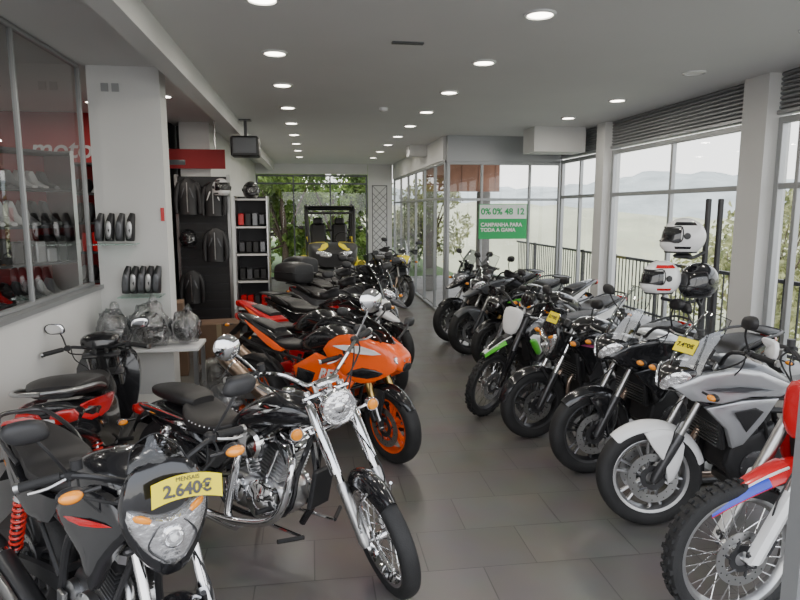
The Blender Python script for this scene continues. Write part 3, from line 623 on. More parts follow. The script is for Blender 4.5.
# ---------------------------------------------------------------- ROOM
H=3.15; XR=4.25; XL=-1.93
WALL=M('white_plaster',(.7,.7,.69),.8,noise=.03,ns=2,bump=.05)
CEIL=M('ceiling_plaster',(.66,.66,.655),.85,noise=.02,ns=1.2)
REDW=M('red_wall',(.3,.012,.016),.6,noise=.05,ns=2)
DARKW=M('dark_panel',(.035,.035,.04),.6,noise=.1)
FRM=M('aluminium_frame',(.38,.39,.4),.4,.6)
DFR=M('dark_frame',(.12,.125,.13),.45,.5)
GLS=GL('window_glass',(.96,.97,.97))
DGLS=GL('display_glass',(.8,.82,.82),extra=.09)
def slab(name,lo,hi,m,bev=0):
    mb=MB(); c=[(a+b)/2 for a,b in zip(lo,hi)]; mb.box((0,0,0),[b-a for a,b in zip(lo,hi)],m,bev=bev); return mb.finish(name,c)
def floor_mat():
    m,N,L,b=newmat('grey_tiles'); tc=N.new('ShaderNodeTexCoord'); br=N.new('ShaderNodeTexBrick')
    br.offset=0.5; br.inputs['Scale'].default_value=1; br.inputs['Brick Width'].default_value=.6; br.inputs['Row Height'].default_value=.4
    br.inputs['Mortar Size'].default_value=.004; br.inputs['Mortar Smooth'].default_value=.3
    br.inputs['Color1'].default_value=(.145,.135,.126,1); br.inputs['Color2'].default_value=(.168,.157,.147,1); br.inputs['Mortar'].default_value=(.09,.084,.078,1)
    L.new(tc.outputs['Object'],br.inputs['Vector'])
    n=N.new('ShaderNodeTexNoise'); n.inputs['Scale'].default_value=3; n.inputs['Detail'].default_value=8; L.new(tc.outputs['Object'],n.inputs['Vector'])
    mx=N.new('ShaderNodeMix'); mx.data_type='RGBA'; mx.blend_type='MULTIPLY'; mx.inputs['Factor'].default_value=.35
    L.new(br.outputs['Color'],mx.inputs[6]); L.new(n.outputs['Color'],mx.inputs[7]); L.new(mx.outputs[2],b.inputs['Base Color'])
    mr=N.new('ShaderNodeMapRange'); mr.inputs[3].default_value=.22; mr.inputs[4].default_value=.45; L.new(n.outputs['Fac'],mr.inputs[0]); L.new(mr.outputs[0],b.inputs['Roughness'])
    bp=N.new('ShaderNodeBump'); bp.inputs['Strength'].default_value=.3; bp.inputs['Distance'].default_value=.003; bp.invert=True; L.new(br.outputs['Fac'],bp.inputs['Height']); L.new(bp.outputs['Normal'],b.inputs['Normal'])
    return m
slab('floor',(-5,-.5,-.1),(XR+.1,17.7,0),floor_mat())
slab('ceiling',(-5,1.4,H),(XR+.3,17.8,H+.15),CEIL)
slab('ceiling_beam',(-1.15,1.5,2.97),(-.995,17.5,H),CEIL)
slab('wall_left',(XL-.12,1.5,0),(XL,5.96,1.19),WALL)
slab('trim_1',(XL-.13,1.5,1.19),(XL+.03,5.96,1.225),FRM)
def window(name,x0,y0,x1,y1,z0,z1,vs=(),hs=(),fm=FRM,t=.05,dp=.06,glass=GLS):
    mb=MB(); a=Vector((x0,y0,0)); b=Vector((x1,y1,0)); L=(b-a).length; ang=math.degrees(math.atan2(y1-y0,x1-x0))
    h=z1-z0
    for z in (0+t/2,h-t/2): mb.box((L/2,0,z),(L,dp,t),fm,bev=.004)
    for x in (t/2,L-t/2): mb.box((x,0,h/2),(t,dp*.98,h),fm,bev=.004)
    for q in vs: mb.box((q*L,0,h/2),(t*.8,dp*.9,h-.01),fm,bev=.004)
    for z in hs: mb.box((L/2,0,z-z0),(L-.01,dp*.85,t*.9),fm,bev=.004)
    mb.quad([(t/2,0,t/2),(L-t/2,0,t/2),(L-t/2,0,h-t/2),(t/2,0,h-t/2)],glass)
    return mb.finish(name,(x0,y0,z0),(0,0,ang))
window('window_1',XL-.06,1.52,XL-.06,5.94,1.225,H-.01,(.38,.72),(),FRM,.03,.04,DGLS)
slab('column',(XL,5.96,0),(-1.32,6.2,H),WALL)
slab('column',(-1.87,9.5,0),(-1.45,9.9,H),WALL)
slab('wall_back_left',(-4.88,8.8,0),(-2.13,8.94,H),REDW)
slab('wall_far_left',(-5,1.5,0),(-4.9,8.94,H),DARKW)
slab('wall_recess',(-2.0,9.95,0),(-1.5,10.08,H),DARKW)
slab('wall_corridor',(-1.6,10.1,0),(-1.5,17.5,H),WALL)
slab('wall_side',(-2.12,8.95,0),(-2.02,10.08,H),DARKW)
for i,(a,b) in enumerate(((5.4,5.74),(8.66,8.92))):
    slab('column',(XR-.06,a,0),(XR+.2,b,H),WALL)
for a,b in ((1.5,5.38),(5.76,8.64),(8.94,10.5)): slab('wall_right',(XR,a,0),(XR+.15,b,.22),WALL)
SHU=M('shutter_slats',(.3,.31,.32),.5,.4)
def shutter(name,y0,y1):
    mb=MB(); 
    for i in range(8): mb.box((0,0,-.02-i*.042),(.09,y1-y0,.039),SHU,bev=.012)
    mb.box((.0,0,-.36),(.12,y1-y0,.04),FRM,bev=.006)
    return mb.finish(name,(XR+.08,(y0+y1)/2,H))
for y0,y1 in ((1.5,5.38),(5.76,8.64),(8.94,10.5)): shutter('roller_shutter',y0,y1)
window('window_2',XR+.08,1.5,XR+.08,5.38,.22,2.75,(.33,.66,.93),(2.12,),t=.06)
window('window_3',XR+.08,5.76,XR+.08,8.64,.22,2.75,(.47,),(2.12,),t=.06)
window('window_4',XR+.08,8.94,XR+.08,10.5,.22,2.75,(.5,),(2.12,),t=.06)
window('window_5',2.3,10.6,XR+.1,10.6,0,2.72,(.3,.72),(2.08,))
slab('wall_partition_header',(2.3,10.55,2.72),(XR+.1,10.68,H),FRM)
window('window_6',2.3,10.66,2.3,17.5,0,2.75,(.14,.3,.46,.62,.8),(2.1,))
slab('wall_glass_header',(2.25,10.7,2.75),(2.36,17.5,H),WALL)
slab('ceiling_duct_box',(3.35,9.25,2.78),(XR-.08,9.75,H),WALL)
slab('ceiling_bulkhead',(1.9,12.2,2.95),(2.24,12.6,H),WALL)
slab('wall_back',(1.57,17.5,0),(2.24,17.65,H),WALL)
slab('wall_back_header',(-1.6,17.5,2.88),(1.55,17.65,H),WALL)
window('window_7',-1.5,17.57,1.55,17.57,0,2.86,(.33,.66),(2.62,),DFR)
slab('door_frame',(1.37,1.48,0),(1.405,1.54,2.6),FRM)
slab('wall_front_header',(-5,1.38,2.85),(XR+.3,1.48,H+.1),WALL)
slab('wall_front',(-5,1.38,0),(-2.07,1.48,2.85),WALL)
window('window_8',1.42,1.43,XR+.1,1.43,0,2.84,(.5,),())
mb=MB()
for i in range(-8,12):
    for s in (1,-1):
        p0=(-.2*s,0,i*.2); p1=(.2*s,0,i*.2+.4)
        if 0<=p0[2] and p1[2]<=2.2: mb.cyl(p0,p1,.008,DFR,seg=6)
for x in (-.2,.2): mb.box((x,0,1.1),(.02,.02,2.2),DFR)
for z in (0.01,2.2): mb.box((0,0,z),(.42,.02,.02),DFR)
mb.finish('lattice_screen',(1.85,17.2,.36))
slab('planter',(1.6,17.05,0),(2.1,17.35,.35),DARKW)
# ---------------------------------------------------------------- ceiling fixtures
EM=M('lamp_diffuser',(1,.93,.8),.5,emis=14)
EMO=M('lamp_diffuser_off',(.8,.8,.78),.4)
def downlight(x,y,on=True,e=7):
    mb=MB(); mb.lathe([(0,.105),(-.012,.1),(-.014,.085),(-.004,.08)],(0,0,0),(0,0,1),WHT,32)
    mb.lathe([(-.006,.082),(-.009,.04),(-.01,.0)],(0,0,0),(0,0,1),EM if on else EMO,24)
    o=mb.finish('downlight',(x,y,H))
    if on:
        l=bpy.data.lights.new('lamp','AREA'); l.shape='DISK'; l.size=.15; l.energy=e; l.color=(1,.93,.82)
        lo=bpy.data.objects.new('lamp',l); sc.collection.objects.link(lo); lo.parent=o; lo.location=(0,0,-.03)
for y in (2.7,4.05,5.38,6.75,8.1,9.45,10.8,12.2,13.6,15.2): downlight(1.48,y)
for y in (2.65,4.0,5.3,6.6,8.0,9.4,10.8,12.2,13.6,15.2): downlight(-.27,y)
for y in (4.1,5.5,6.96,8.35): downlight(3.5,y,y not in (5.5,))
for x,y in ((-1.6,7.4),(-3,3),(-3,5.5),(-3.2,7.0),(-2.5,7.9),(-4,7.4)): downlight(x,y,True,9)
slab('ceiling_vent',(.62,4.82,H-.012),(.86,4.87,H),DFR)
mb=MB(); mb.lathe([(0,.06),(-.03,.055),(-.045,.03),(-.05,.001)],(0,0,0),(0,0,1),WHT,24); mb.finish('smoke_detector',(.9,7.9,H))
# ---------------------------------------------------------------- column fittings, shelves
GSH=GL('shelf_glass',(.75,.95,.88),extra=.15)
def shelf(x0,x1,z,n):
    mb=MB(); mb.box(((x0+x1)/2,5.83,z),(x1-x0,.23,.01),GSH)
    for x in (x0+.04,x1-.04): mb.box((x,5.945,z-.01),(.02,.02,.03),STL)
    mb.finish('glass_shelf')
    mb=MB()
    for i in range(n):
        x=x0+.05+(x1-x0-.1)*i/(n-1)
        mb.tube([(x,5.83,z+.03),(x+.012,5.82,z+.16),(x+.03,5.84,z+.27)],[.038,.042,.036,.022],PLA if i%2 else DAL,12)
        mb.panel([(x-.02,5.79,z+.06),(x+.02,5.79,z+.06),(x+.03,5.785,z+.18),(x-.01,5.785,z+.2)],STL if i%2 else GREY,out=(0,-1,0),bulge=.006,th=.005,mirror=False)
    mb.finish('protective_glove_row')
shelf(-1.92,-1.56,1.6,4); shelf(-1.72,-1.36,1.13,5)
for x in (-1.78,-1.69): slab('wall_switch',(x-.03,5.945,2.93),(x+.03,5.96,3.0),FRM)
slab('wall_notice',(-1.365,5.95,1.8),(-1.335,5.96,1.92),RED)
def shoe(mb,x,z,m,sc_=1,y0=0):
    R_=[]
    for yy,w,h0 in ((-.13,.03,.03),(-.07,.042,.06),(.0,.04,.1),(.04,.04,.2),(.1,.038,.21),(.12,.03,.18)):
        R_.append([(x+w*math.cos(a*math.pi/5),y0+yy,z+(h0/2+h0/2*math.sin(a*math.pi/5))*sc_) for a in range(10)])
    mb.rings(R_,m)
cl=[PLA,SIL,RED,DAL,GREY,PLA,PLA,WHT]
for X0,Y0,W,ang in ((-3.1,7.6,.95,0),(-2.6,5.9,.5,60),(-3.9,6.2,.9,30)):
    mb=MB(); ZS=[.1+.33*i for i in range(7)]
    for z in ZS+[2.41]: mb.box((0,0,z),(2*W,.35,.022),DARKW)
    for x in (-W,W): mb.box((x,0,1.22),(.04,.36,2.44),STL)
    mb.box((0,.17,1.22),(2*W,.012,2.4),REDW)
    for r_,z in enumerate(ZS):
        n=int(2*W/.11)-1; i=0
        while i<n:
            x=-W+.09+i*.11
            if r_%3==2: shoe(mb,x,z+.011,cl[rnd.randrange(8)],1.1)
            elif r_%3==1:
                h0=.12+.12*rnd.random(); mb.box((x,-.02,z+.012+h0/2),(.095,.26,h0),cl[rnd.randrange(8)],(0,0,0),.01)
            else: shoe(mb,x,z+.011,cl[rnd.randrange(8)],.8)
            i+=1
    mb.finish('footwear_display_rack',(X0,Y0,0),(0,0,ang))
sg=slab('shop_sign',(-4.3,8.76,2.4),(-2.2,8.795,2.95),REDW)
textobj('motoboxi',.34,SIL,sg,(.35,-.025,-.0),(90,0,0),bold=.005,shear=.2)
mb=MB(); mb.box((0,0,1.2),(.72,.05,2.35),DARKW)
for i in range(18): mb.box((0,-.03,.15+i*.125),(.7,.012,.1),PLA)
for x in (-.36,.36): mb.box((x,-.02,1.2),(.04,.1,2.4),STL)
mb.finish('slatwall_stand',(-1.55,9.38,0))
def jk(x,y,z,m,acc,s=1):
    mb=MB(); R_=[]
    for zz,w,t in ((0,.17,.05),(-.08,.2,.07),(-.3,.18,.07),(-.5,.17,.07),(-.62,.18,.08)):
        R_.append([(w*s*math.cos(a*math.pi/8),t*math.sin(a*math.pi/8),zz*s) for a in range(16)])
    R_.insert(0,[(.07*s*math.cos(a*math.pi/8),.04*math.sin(a*math.pi/8),.04) for a in range(16)])
    mb.rings(R_,m)
    for q in (1,-1):
        mb.tube([(q*.14*s,0,-.03),(q*.2*s,-.01,-.2*s),(q*.22*s,-.02,-.42*s),(q*.21*s,-.03,-.6*s)],[.06*s,.055*s,.045*s,.035*s],m,12)
        mb.panel([(q*.03,-.075,-.1),(q*.05,-.075,-.1),(q*.09,-.07,-.3*s),(q*.075,-.08,-.3*s)],acc,out=(0,-1,0),bulge=.004,th=.0,mirror=False,k=2)
    mb.box((0,-.08,-.3*s),(.012,.01,.55*s),STL)
    return mb.finish('riding_jacket',(x,y,z))
jk(-1.73,9.22,2.3,PLA,GREY,.75); jk(-1.38,9.22,2.25,PLA,WHT,.7); jk(-1.38,9.22,1.6,PLA,GREY,.7); jk(-1.73,9.22,1.0,PLA,GREY,.7)
helmet_later=[]
mb=MB()
for z in (.05,.45,.85,1.25,1.65,2.05): mb.box((0,0,z),(.46,.4,.025),WALL)
for x in (-.23,.23): mb.box((x,0,1.05),(.02,.4,2.1),STL)
mb.box((0,.19,1.05),(.46,.02,2.1),DARKW)
for z in (.065,.465,.865,1.265,1.665):
    for i in range(4): mb.box((-.15+i*.1,-.05,z+.1),(.08,.2,.14+.06*rnd.random()),[PLA,DAL,PLA,RED,GREY,PLA][rnd.randrange(6)],(0,0,0),.01)
mb.finish('shelf_unit',(-.88,9.5,0))
mb=MB(); mb.box((0,0,0),(.38,.3,.28),PLA,bev=.02); mb.box((0,-.152,.01),(.31,.01,.21),GREY,bev=.004); mb.box((0,.05,.24),(.04,.04,.26),DAL); mb.box((0,.05,.37),(.16,.16,.013),DAL)
mb.finish('television',(-.9,9.1,2.77))
mb=MB(); mb.box((0,0,0),(1.0,.03,.27),REDW); mb.box((-.2,-.02,-.05),(.3,.01,.07),GREY)
mb.finish('wall_sign',(-1.72,9.36,2.62))
for x in (-2.1,-1.35): slab('sign_hanger',(x-.01,9.35,2.75),(x+.01,9.37,H),STL)
SCR2=M('visor_black',(.01,.01,.012),.06,coat=1)
def helmet(name,x,y,z,ang,shell,acc=None,rx=0,scale=1):
    mb=MB(); vis=SCR2
    nu,nv=48,30
    def pt(u,v,off=0):
        az=-math.pi+2*math.pi*u/nu; el=D2R(-52)+(math.pi/2-D2R(-52))*v/nv
        ca=math.cos(az); fr=max(0,ca)**2
        r=Vector((.15*math.cos(el)*math.cos(az),.122*math.cos(el)*math.sin(az),.135*math.sin(el)))
        if el<0: r.x+=.03*fr*min(1,-el/.5)
        return r+r.normalized()*off
    i0,i1,i2=mb.mi(shell),mb.mi(vis),mb.mi(acc or shell)
    V=[[mb.v(pt(u,v)) for u in range(nu)] for v in range(nv+1)]
    for v in range(nv):
        for u in range(nu):
            az=abs(-180+360*(u+.5)/nu); el=-52+142*(v+.5)/nv
            m=i0
            if az<68 and -12<el<30: m=i1
            elif acc and ((40<az<120 and 38<el<50) or (az>50 and az<100 and -38<el<-26)): m=i2
            mb.f([V[v][u],V[v][(u+1)%nu],V[v+1][(u+1)%nu],V[v+1][u]],m)
    mb.tube([pt(u,0) for u in range(0,nu,2)],.008,PLA,6,2,True)
    ed=[pt(nu/2+q*nu*.19,(52-12)/142*nv,.003) for q in (-1,-.5,0,.5,1)]+[pt(nu/2+q*nu*.19,(52+30)/142*nv,.003) for q in (1,.5,0,-.5,-1)]
    mb.tube(ed,.005,PLA,6,4,True)
    for s in (1,-1): mb.lathe([(0,.024),(.008,.022),(.01,.001)],(.02,s*.122,.01),(0,s,0),PLA,20)
    mb.ell((0,0,-.06),(.1,.085,.04),PLA,16,8)
    return mb.finish(name,(x,y,z),(rx,0,ang),scale=scale)
helmet('helmet',2.42,3.8,1.725,168,WHT,BLK,scale=.92)
helmet('helmet',2.29,3.82,1.45,185,WHT,RED,scale=.88)
helmet('helmet',2.55,3.8,1.43,198,BLK,scale=.92)
mb=MB()
for x in (0.17,.26): mb.box((x,.1,1.0),(.03,.03,1.95),PLA,bev=.004)
mb.box((.12,.06,.03),(.4,.22,.03),PLA,bev=.005)
mb.tube([(.17,.1,1.62),(.05,.06,1.58),(-.06,.0,1.6)],.012,PLA,8); mb.ell((-.06,.0,1.6),(.06,.06,.02),PLA)
mb.tube([(.17,.1,1.3),(.0,.03,1.28),(-.19,.0,1.32)],.012,PLA,8); mb.tube([(.17,.1,1.3),(.12,.04,1.26),(.07,.0,1.3)],.012,PLA,8)
mb.finish('helmet_stand',(2.48,3.8,0))
helmet('helmet',-1.24,9.0,2.2,-60,WHT,BLK)
helmet('helmet',-1.74,9.15,1.5,-80,BLK); helmet('helmet',-.88,9.45,2.18,-80,BLK)
mb=MB(); mb.box((0,0,.7),(.9,.4,.03),WALL,bev=.004)
for x in (-.42,.42):
    for y in (-.18,.18): mb.box((x,y,.35),(.035,.035,.7),STL)
mb.box((0,0,.2),(.84,.36,.02),WALL); mb.finish('display_table',(-1.45,5.66,0))
def bagmat():
    m,N,L,b=newmat('clear_plastic_wrap'); N.remove(b); out=N['Material Output']
    t=N.new('ShaderNodeBsdfTransparent'); t.inputs[0].default_value=(.75,.76,.78,1); g=N.new('ShaderNodeBsdfGlossy'); g.inputs['Roughness'].default_value=.12
    n=N.new('ShaderNodeTexNoise'); n.inputs['Scale'].default_value=14; n.inputs['Detail'].default_value=6; tc=N.new('ShaderNodeTexCoord'); L.new(tc.outputs['Object'],n.inputs['Vector'])
    bp=N.new('ShaderNodeBump'); bp.inputs['Strength'].default_value=1; bp.inputs['Distance'].default_value=.05; L.new(n.outputs['Fac'],bp.inputs['Height']); L.new(bp.outputs['Normal'],g.inputs['Normal'])
    mx=N.new('ShaderNodeMixShader'); mx.inputs[0].default_value=.28; L.new(t.outputs[0],mx.inputs[1]); L.new(g.outputs[0],mx.inputs[2]); L.new(mx.outputs[0],out.inputs[0]); return m
BAG=bagmat()
def bag(x,y,z,r,inner,name='plastic_wrapped_helmet'):
    mb=MB(); nu,nv=32,20; G=[]
    for v in range(nv+1):
        t=-math.pi/2+math.pi*v/nv; row=[]
        for u in range(nu):
            a=2*math.pi*u/nu; q=max(math.cos(t),.02); p=Vector((q*math.cos(a),q*math.sin(a),math.sin(t)))
            k=1+.28*noise.noise(p*2.6+Vector((x*9,y,0)))+.14*noise.noise(p*7)
            row.append(Vector((p.x*r*k,p.y*r*.8*k,max(-r*.8,p.z*r*k))))
        G.append(row)
    mb.rings(G,BAG); mb.ell((0,0,-.01),(r*.78,r*.64,r*.74),inner)
    mb.tube([(0,0,r*.8),(.02,0,r*1.1),(.05,.02,r*1.2)],[.03,.02,.05],BAG,8)
    mb.finish(name,(x,y,z),(0,0,40*x),sharp=180)
bag(-1.74,5.62,.87,.17,GREY); bag(-1.42,5.6,.89,.2,BLK); bag(-1.14,5.64,.86,.15,DAL)
bag(-.8,5.55,.2,.24,GREY,'plastic_bag'); bag(-.95,6.3,.2,.24,BLK,'plastic_bag')
CARD=M('cardboard',(.16,.1,.065),.8,noise=.1,ns=6); TAPE=M('parcel_tape',(.3,.24,.15),.4)
for x,y,z,s in ((-1.7,7.4,0,.45),(-1.2,8.0,0,.5),(-1.7,7.4,.451,.4)):
    mb=MB(); mb.box((0,0,s/2),(s,s*.8,s),CARD,bev=.004); mb.box((0,-s*.402,s/2),(.06,.004,s*.98),TAPE); mb.finish('cardboard_box',(x,y,z),(0,0,8))
PG=M('poster_green',(.02,.42,.12),.5); PW=M('poster_white',(.85,.9,.86),.5)
mb=MB(); mb.box((0,0,0),(.86,.012,.6),PG); mb.box((0,-.008,.17),(.84,.004,.24),PW)
po=mb.finish('campaign_poster',(3.28,10.5,1.7))
for i,t in enumerate(('0%','0%','48','12')):
    textobj(t,.15,PG,po,(-.31+i*.205,-.014,.17),(90,0,0),bold=.004,name='poster_number')
textobj('CAMPANHA PARA\nTODA A GAMA',.09,PW,po,(-.4,-.014,-.1),(90,0,0),align='LEFT',bold=.003)
# ---------------------------------------------------------------- BIKES
b1=put(naked(BLK,BLK,DAL,BLK,SPR,-15,single=True,fork=ALU,stripe=RED,hs=1.12,L=.67,sgz=.16),'motorcycle',-.42,1.94,-47.8)
c=MB()
up=[(-.115+.23*i/12) for i in range(13)]
O=[(y,.04-1.5*y*y) for y in up]+[(y,-.036-1.5*y*y) for y in up[::-1]]
c.rings([[(-.002,p[0],p[1]) for p in O],[(.002,p[0],p[1]) for p in O]],YEL)
tag=c.finish('price_tag'); tag.parent=b1; tag.location=(-.06,-.022,1.0); tag.rotation_euler=(0,D2R(-10),D2R(-15))
textobj('2.640€',.055,BLK,tag,(.004,0,-.01),(90,0,90),bold=.002,name='price'); textobj('MENSAIS',.02,BLK,tag,(.004,0,.026),(90,0,90),name='label')
b2=put(cruiser(-34),'cruiser_motorcycle',.32,2.85,-39.7)
put(scooter(BLK,RED),'scooter',-1.57,5.06,96,-2)
b3=put(sport(ORG,BLK,WHT,ORG,-20,tankm=BLK,nose=ORG,tailm=ORG,fend=BLK),'sport_motorcycle',.565,4.46,-40)
textobj('RE',.11,WHT,b3,(-.5,-.216,.64),(88,0,0),ext=.003,bold=.004,shear=.3)
put(sport(BLK,RED,WHT,DAL,-18,tailm=ORG),'sport_motorcycle',.48,5.25,-40)
put(adv(BLK,WHT,BLK,DSC,DAL,-15,acc=RED,beak='sec',low=RED),'adventure_motorcycle',.7,6.1,-42)
put(adv(GREY,BLK,BLK,SCR,DAL,-10,case=True),'adventure_motorcycle',.9,7.0,-45)
put(adv(BLK,BLK,BLK,SCR,DAL,-10,case=True,acc=RED),'adventure_motorcycle',.9,7.95,-48)
put(naked(BLK,BLK,DAL,single=False,steer=-10,stripe=WHT),'motorcycle',1.0,8.9,-48)
put(naked(GREY,BLK,DAL,single=False,steer=-10),'motorcycle',.9,9.9,-48)
put(adv(BLK,YEL,BLK,steer=5),'adventure_motorcycle',1.75,11.9,-75)
r2=put(adv(SIL,BLK,WHT,CSCR,ALU,-15,guard=None,beak=False,big=.95,tankm=GREY,acc=GREY),'adventure_motorcycle',1.99,3.34,184)
r3=put(adv(BLK,BLK,BLK,CSCR,DAL,-8,guard=None,beak=False,big=1.1,tankm=SIL),'touring_motorcycle',1.96,4.1,194)
r4=put(naked(BLK,BLK,DAL,single=False,steer=-5,stripe=PUR,fork=DAL),'motorcycle',1.80,4.83,195)
put(dirt(BLK,WHT,WHT,GRN,BLK,10,.88,DAL,fend=BLK),'dirt_bike',1.57,5.42,208)
put(naked(BLK,BLK,DAL,single=False,steer=-5,stripe=WHT,tailm=WHT),'motorcycle',2.15,6.35,203)
put(sport(BLK,BLK,GRN,DAL,-8,exh=False,tailm=WHT),'sport_motorcycle',2.12,7.08,203)
put(adv(GREY,BLK,GREY,CSCR,DAL,-8,acc=WHT),'adventure_motorcycle',2.02,7.86,205)
put(adv(BLK,GREY,BLK,SCR,DAL,-8,acc=GRN,tankm=GREY),'adventure_motorcycle',1.98,8.7,207)
put(dirt(RED,RED,WHT,BLU,WHT,-5,1,STL,slope=.17),'dirt_bike',1.88,2.42,186,-3)
def card(par,loc,rot,txt,w=.13,h=.09):
    c=MB(); c.box((0,0,0),(.003,w,h),YEL,bev=.001); o=c.finish('price_tag'); o.parent=par; o.location=loc; o.rotation_euler=[D2R(a) for a in rot]
    textobj(txt,h*.4,BLK,o,(.003,0,0),(90,0,90),name='price',bold=.001)
card(r2,(-.10,.06,1.14),(0,-35,20),'7.490€'); card(r4,(-.13,0,1.03),(0,-25,0),'5.990€')
def utv():
    mb=MB()
    for x in (-.85,.85):
        for s in (1,-1): wheel(mb,(x,s*.58,.34),.34,.22,.18,'cast',DAL,True,0)
    mb.box((0,0,.45),(2.2,.8,.14),PLA,bev=.04)
    mb.loft([(.3,1.02,.5,.1,.4),(.7,1.06,.56,.12,.42),(1.1,1.0,.5,.08,.4),(1.27,.92,.36,.04,.25)],PLA,20,4,3)
    for s in (1,-1):
        mb.panel([(.5,s*.15,1.17),(1.05,s*.12,1.12),(1.2,s*.3,1.02),(1.0,s*.5,1.06),(.5,s*.52,1.14)],YEL,out=(.2,0,1),bulge=.03,th=.03,mirror=False,k=2)
        mb.panel([(1.3,s*.08,.98),(1.24,s*.36,1.02),(1.24,s*.36,.92),(1.31,s*.1,.88)],LENS,out=(1,0,0),bulge=.02,mirror=False)
        mb.tube([(.5,s*.5,1.05),(.15,s*.55,1.8),(-.1,s*.55,1.95),(-.75,s*.55,1.92),(-.95,s*.52,.9)],.035,PLA,10)
        mb.fender((.85,s*.58,.34),.44,20,160,.14,YEL); mb.fender((-.85,s*.58,.34),.44,20,160,.14,YEL)
        mb.tube([(-.35,s*.55,1.93),(-.35,s*.52,.5)],.03,PLA,10)
        mb.box((0,s*.5,.75),(.9,.06,.45),YEL,bev=.02)
        mb.box((-.35,s*.26,.88),(.42,.4,.12),SEAT,bev=.04); mb.box((-.58,s*.26,1.25),(.12,.38,.65),SEAT,(0,-12,0),.05); mb.box((-.6,s*.26,1.62),(.1,.24,.18),SEAT,(0,-12,0),.04)
        mb.tube([(.45,s*.5,1.1),(-.35,s*.53,1.25),(-.8,s*.53,1.2)],.025,YEL,8)
        mirror(mb,(.2,s*.68,1.5),s)
    for x,z in ((.12,1.83),(-.4,1.94),(-.75,1.92),(-.8,1.4)): mb.tube([(x,-.55,z),(x,.55,z)],.03,PLA,10)
    mb.box((-.3,0,1.985),(.95,1.15,.03),PLA,bev=.01)
    mb.box((-1.0,0,.85),(.6,1.1,.25),PLA,bev=.04)
    mb.lathe([(0,.17),(.02,.17),(.02,.15),(0,.15)],(.15,.26,1.25),(-.8,0,.5),PLA,24,True)
    return mb.finish('utility_vehicle',(.42,14.8,0),(0,0,-88))
utv()
# ---------------------------------------------------------------- EXTERIOR
PAVE=M('pavement',(.3,.29,.28),.8,noise=.15,ns=3)
slab('outside_pavement',(-14,-12,-.25),(14,-.52,-.06),PAVE)
slab('terrace',(XR+.12,-.5,-.25),(6.2,17.6,-.05),PAVE)
slab('rear_ground',(-10,17.72,-.25),(XR+.1,40,-.05),M('grass',(.08,.14,.04),.9,noise=.3))
slab('courtyard_paving',(2.4,10.8,0.0),(XR,17.4,.02),PAVE)
mb=MB()
for i in range(138): mb.box((0,i*.13-.5,.5),(.018,.018,.95),PLA)
mb.box((0,8.5,1.0),(.05,17.9,.05),PLA); mb.box((0,8.5,.08),(.04,17.9,.04),PLA)
for i in range(12): mb.box((0,i*1.5-.5,.5),(.05,.05,1.08),PLA)
mb.finish('terrace_railing',(5.9,0,0))
def hill(name,dist,h,col,seed,a0=-40,a1=95,z0=-12):
    m=M(name+'_mat',col,.95,noise=.2,ns=.12)
    mb=MB(); i=mb.mi(m); rows=[]
    for k in range(7):
        q=k/6; row=[]
        for a in range(181):
            t=D2R(a0+(a1-a0)*a/180); r=dist*(1+.5*q)
            hh=h*(.55+.6*noise.noise(Vector((a*.035,seed,0)))+.12*noise.noise(Vector((a*.5,seed,q*3))))
            row.append(mb.v((r*math.sin(t),r*math.cos(t),z0+(hh-z0)*math.sin(q*math.pi/2))))
        rows.append(row)
    for k in range(6):
        for a in range(180): mb.f([rows[k][a],rows[k][a+1],rows[k+1][a+1],rows[k+1][a]],i)
    mb.finish(name)
hill('distant_hills',160,20,(.5,.54,.52),3.3)  # pale tones of both hill layers: haze painted into the colour
hill('near_hills',70,4,(.5,.5,.34),8.1)
slab('valley_ground',(6.3,-60,-13),(200,200,-12),M('field',(.45,.46,.32),.9,noise=.2,ns=.1))
def leafmat(name,c1,c2):
    m,N,L,b=newmat(name); b.inputs['Roughness'].default_value=.6
    tc=N.new('ShaderNodeTexCoord'); n=N.new('ShaderNodeTexNoise'); n.inputs['Scale'].default_value=2.5; n.inputs['Detail'].default_value=6; L.new(tc.outputs['Object'],n.inputs['Vector'])
    r=N.new('ShaderNodeValToRGB'); r.color_ramp.elements[0].position=.38; r.color_ramp.elements[1].position=.62
    r.color_ramp.elements[0].color=c1+(1,); r.color_ramp.elements[1].color=c2+(1,); L.new(n.outputs['Fac'],r.inputs['Fac']); L.new(r.outputs['Color'],b.inputs['Base Color'])
    t=N.new('ShaderNodeBsdfTranslucent'); L.new(r.outputs['Color'],t.inputs[0]); mx=N.new('ShaderNodeMixShader'); mx.inputs[0].default_value=.4
    L.new(b.outputs[0],mx.inputs[1]); L.new(t.outputs[0],mx.inputs[2]); L.new(mx.outputs[0],N['Material Output'].inputs[0]); return m
LF=leafmat('foliage',(.06,.12,.02),(.27,.38,.08)); LF2=leafmat('foliage_dark',(.12,.14,.05),(.42,.42,.2)); BARK=M('bark',(.1,.07,.05),.9,bump=.5,bs=20)
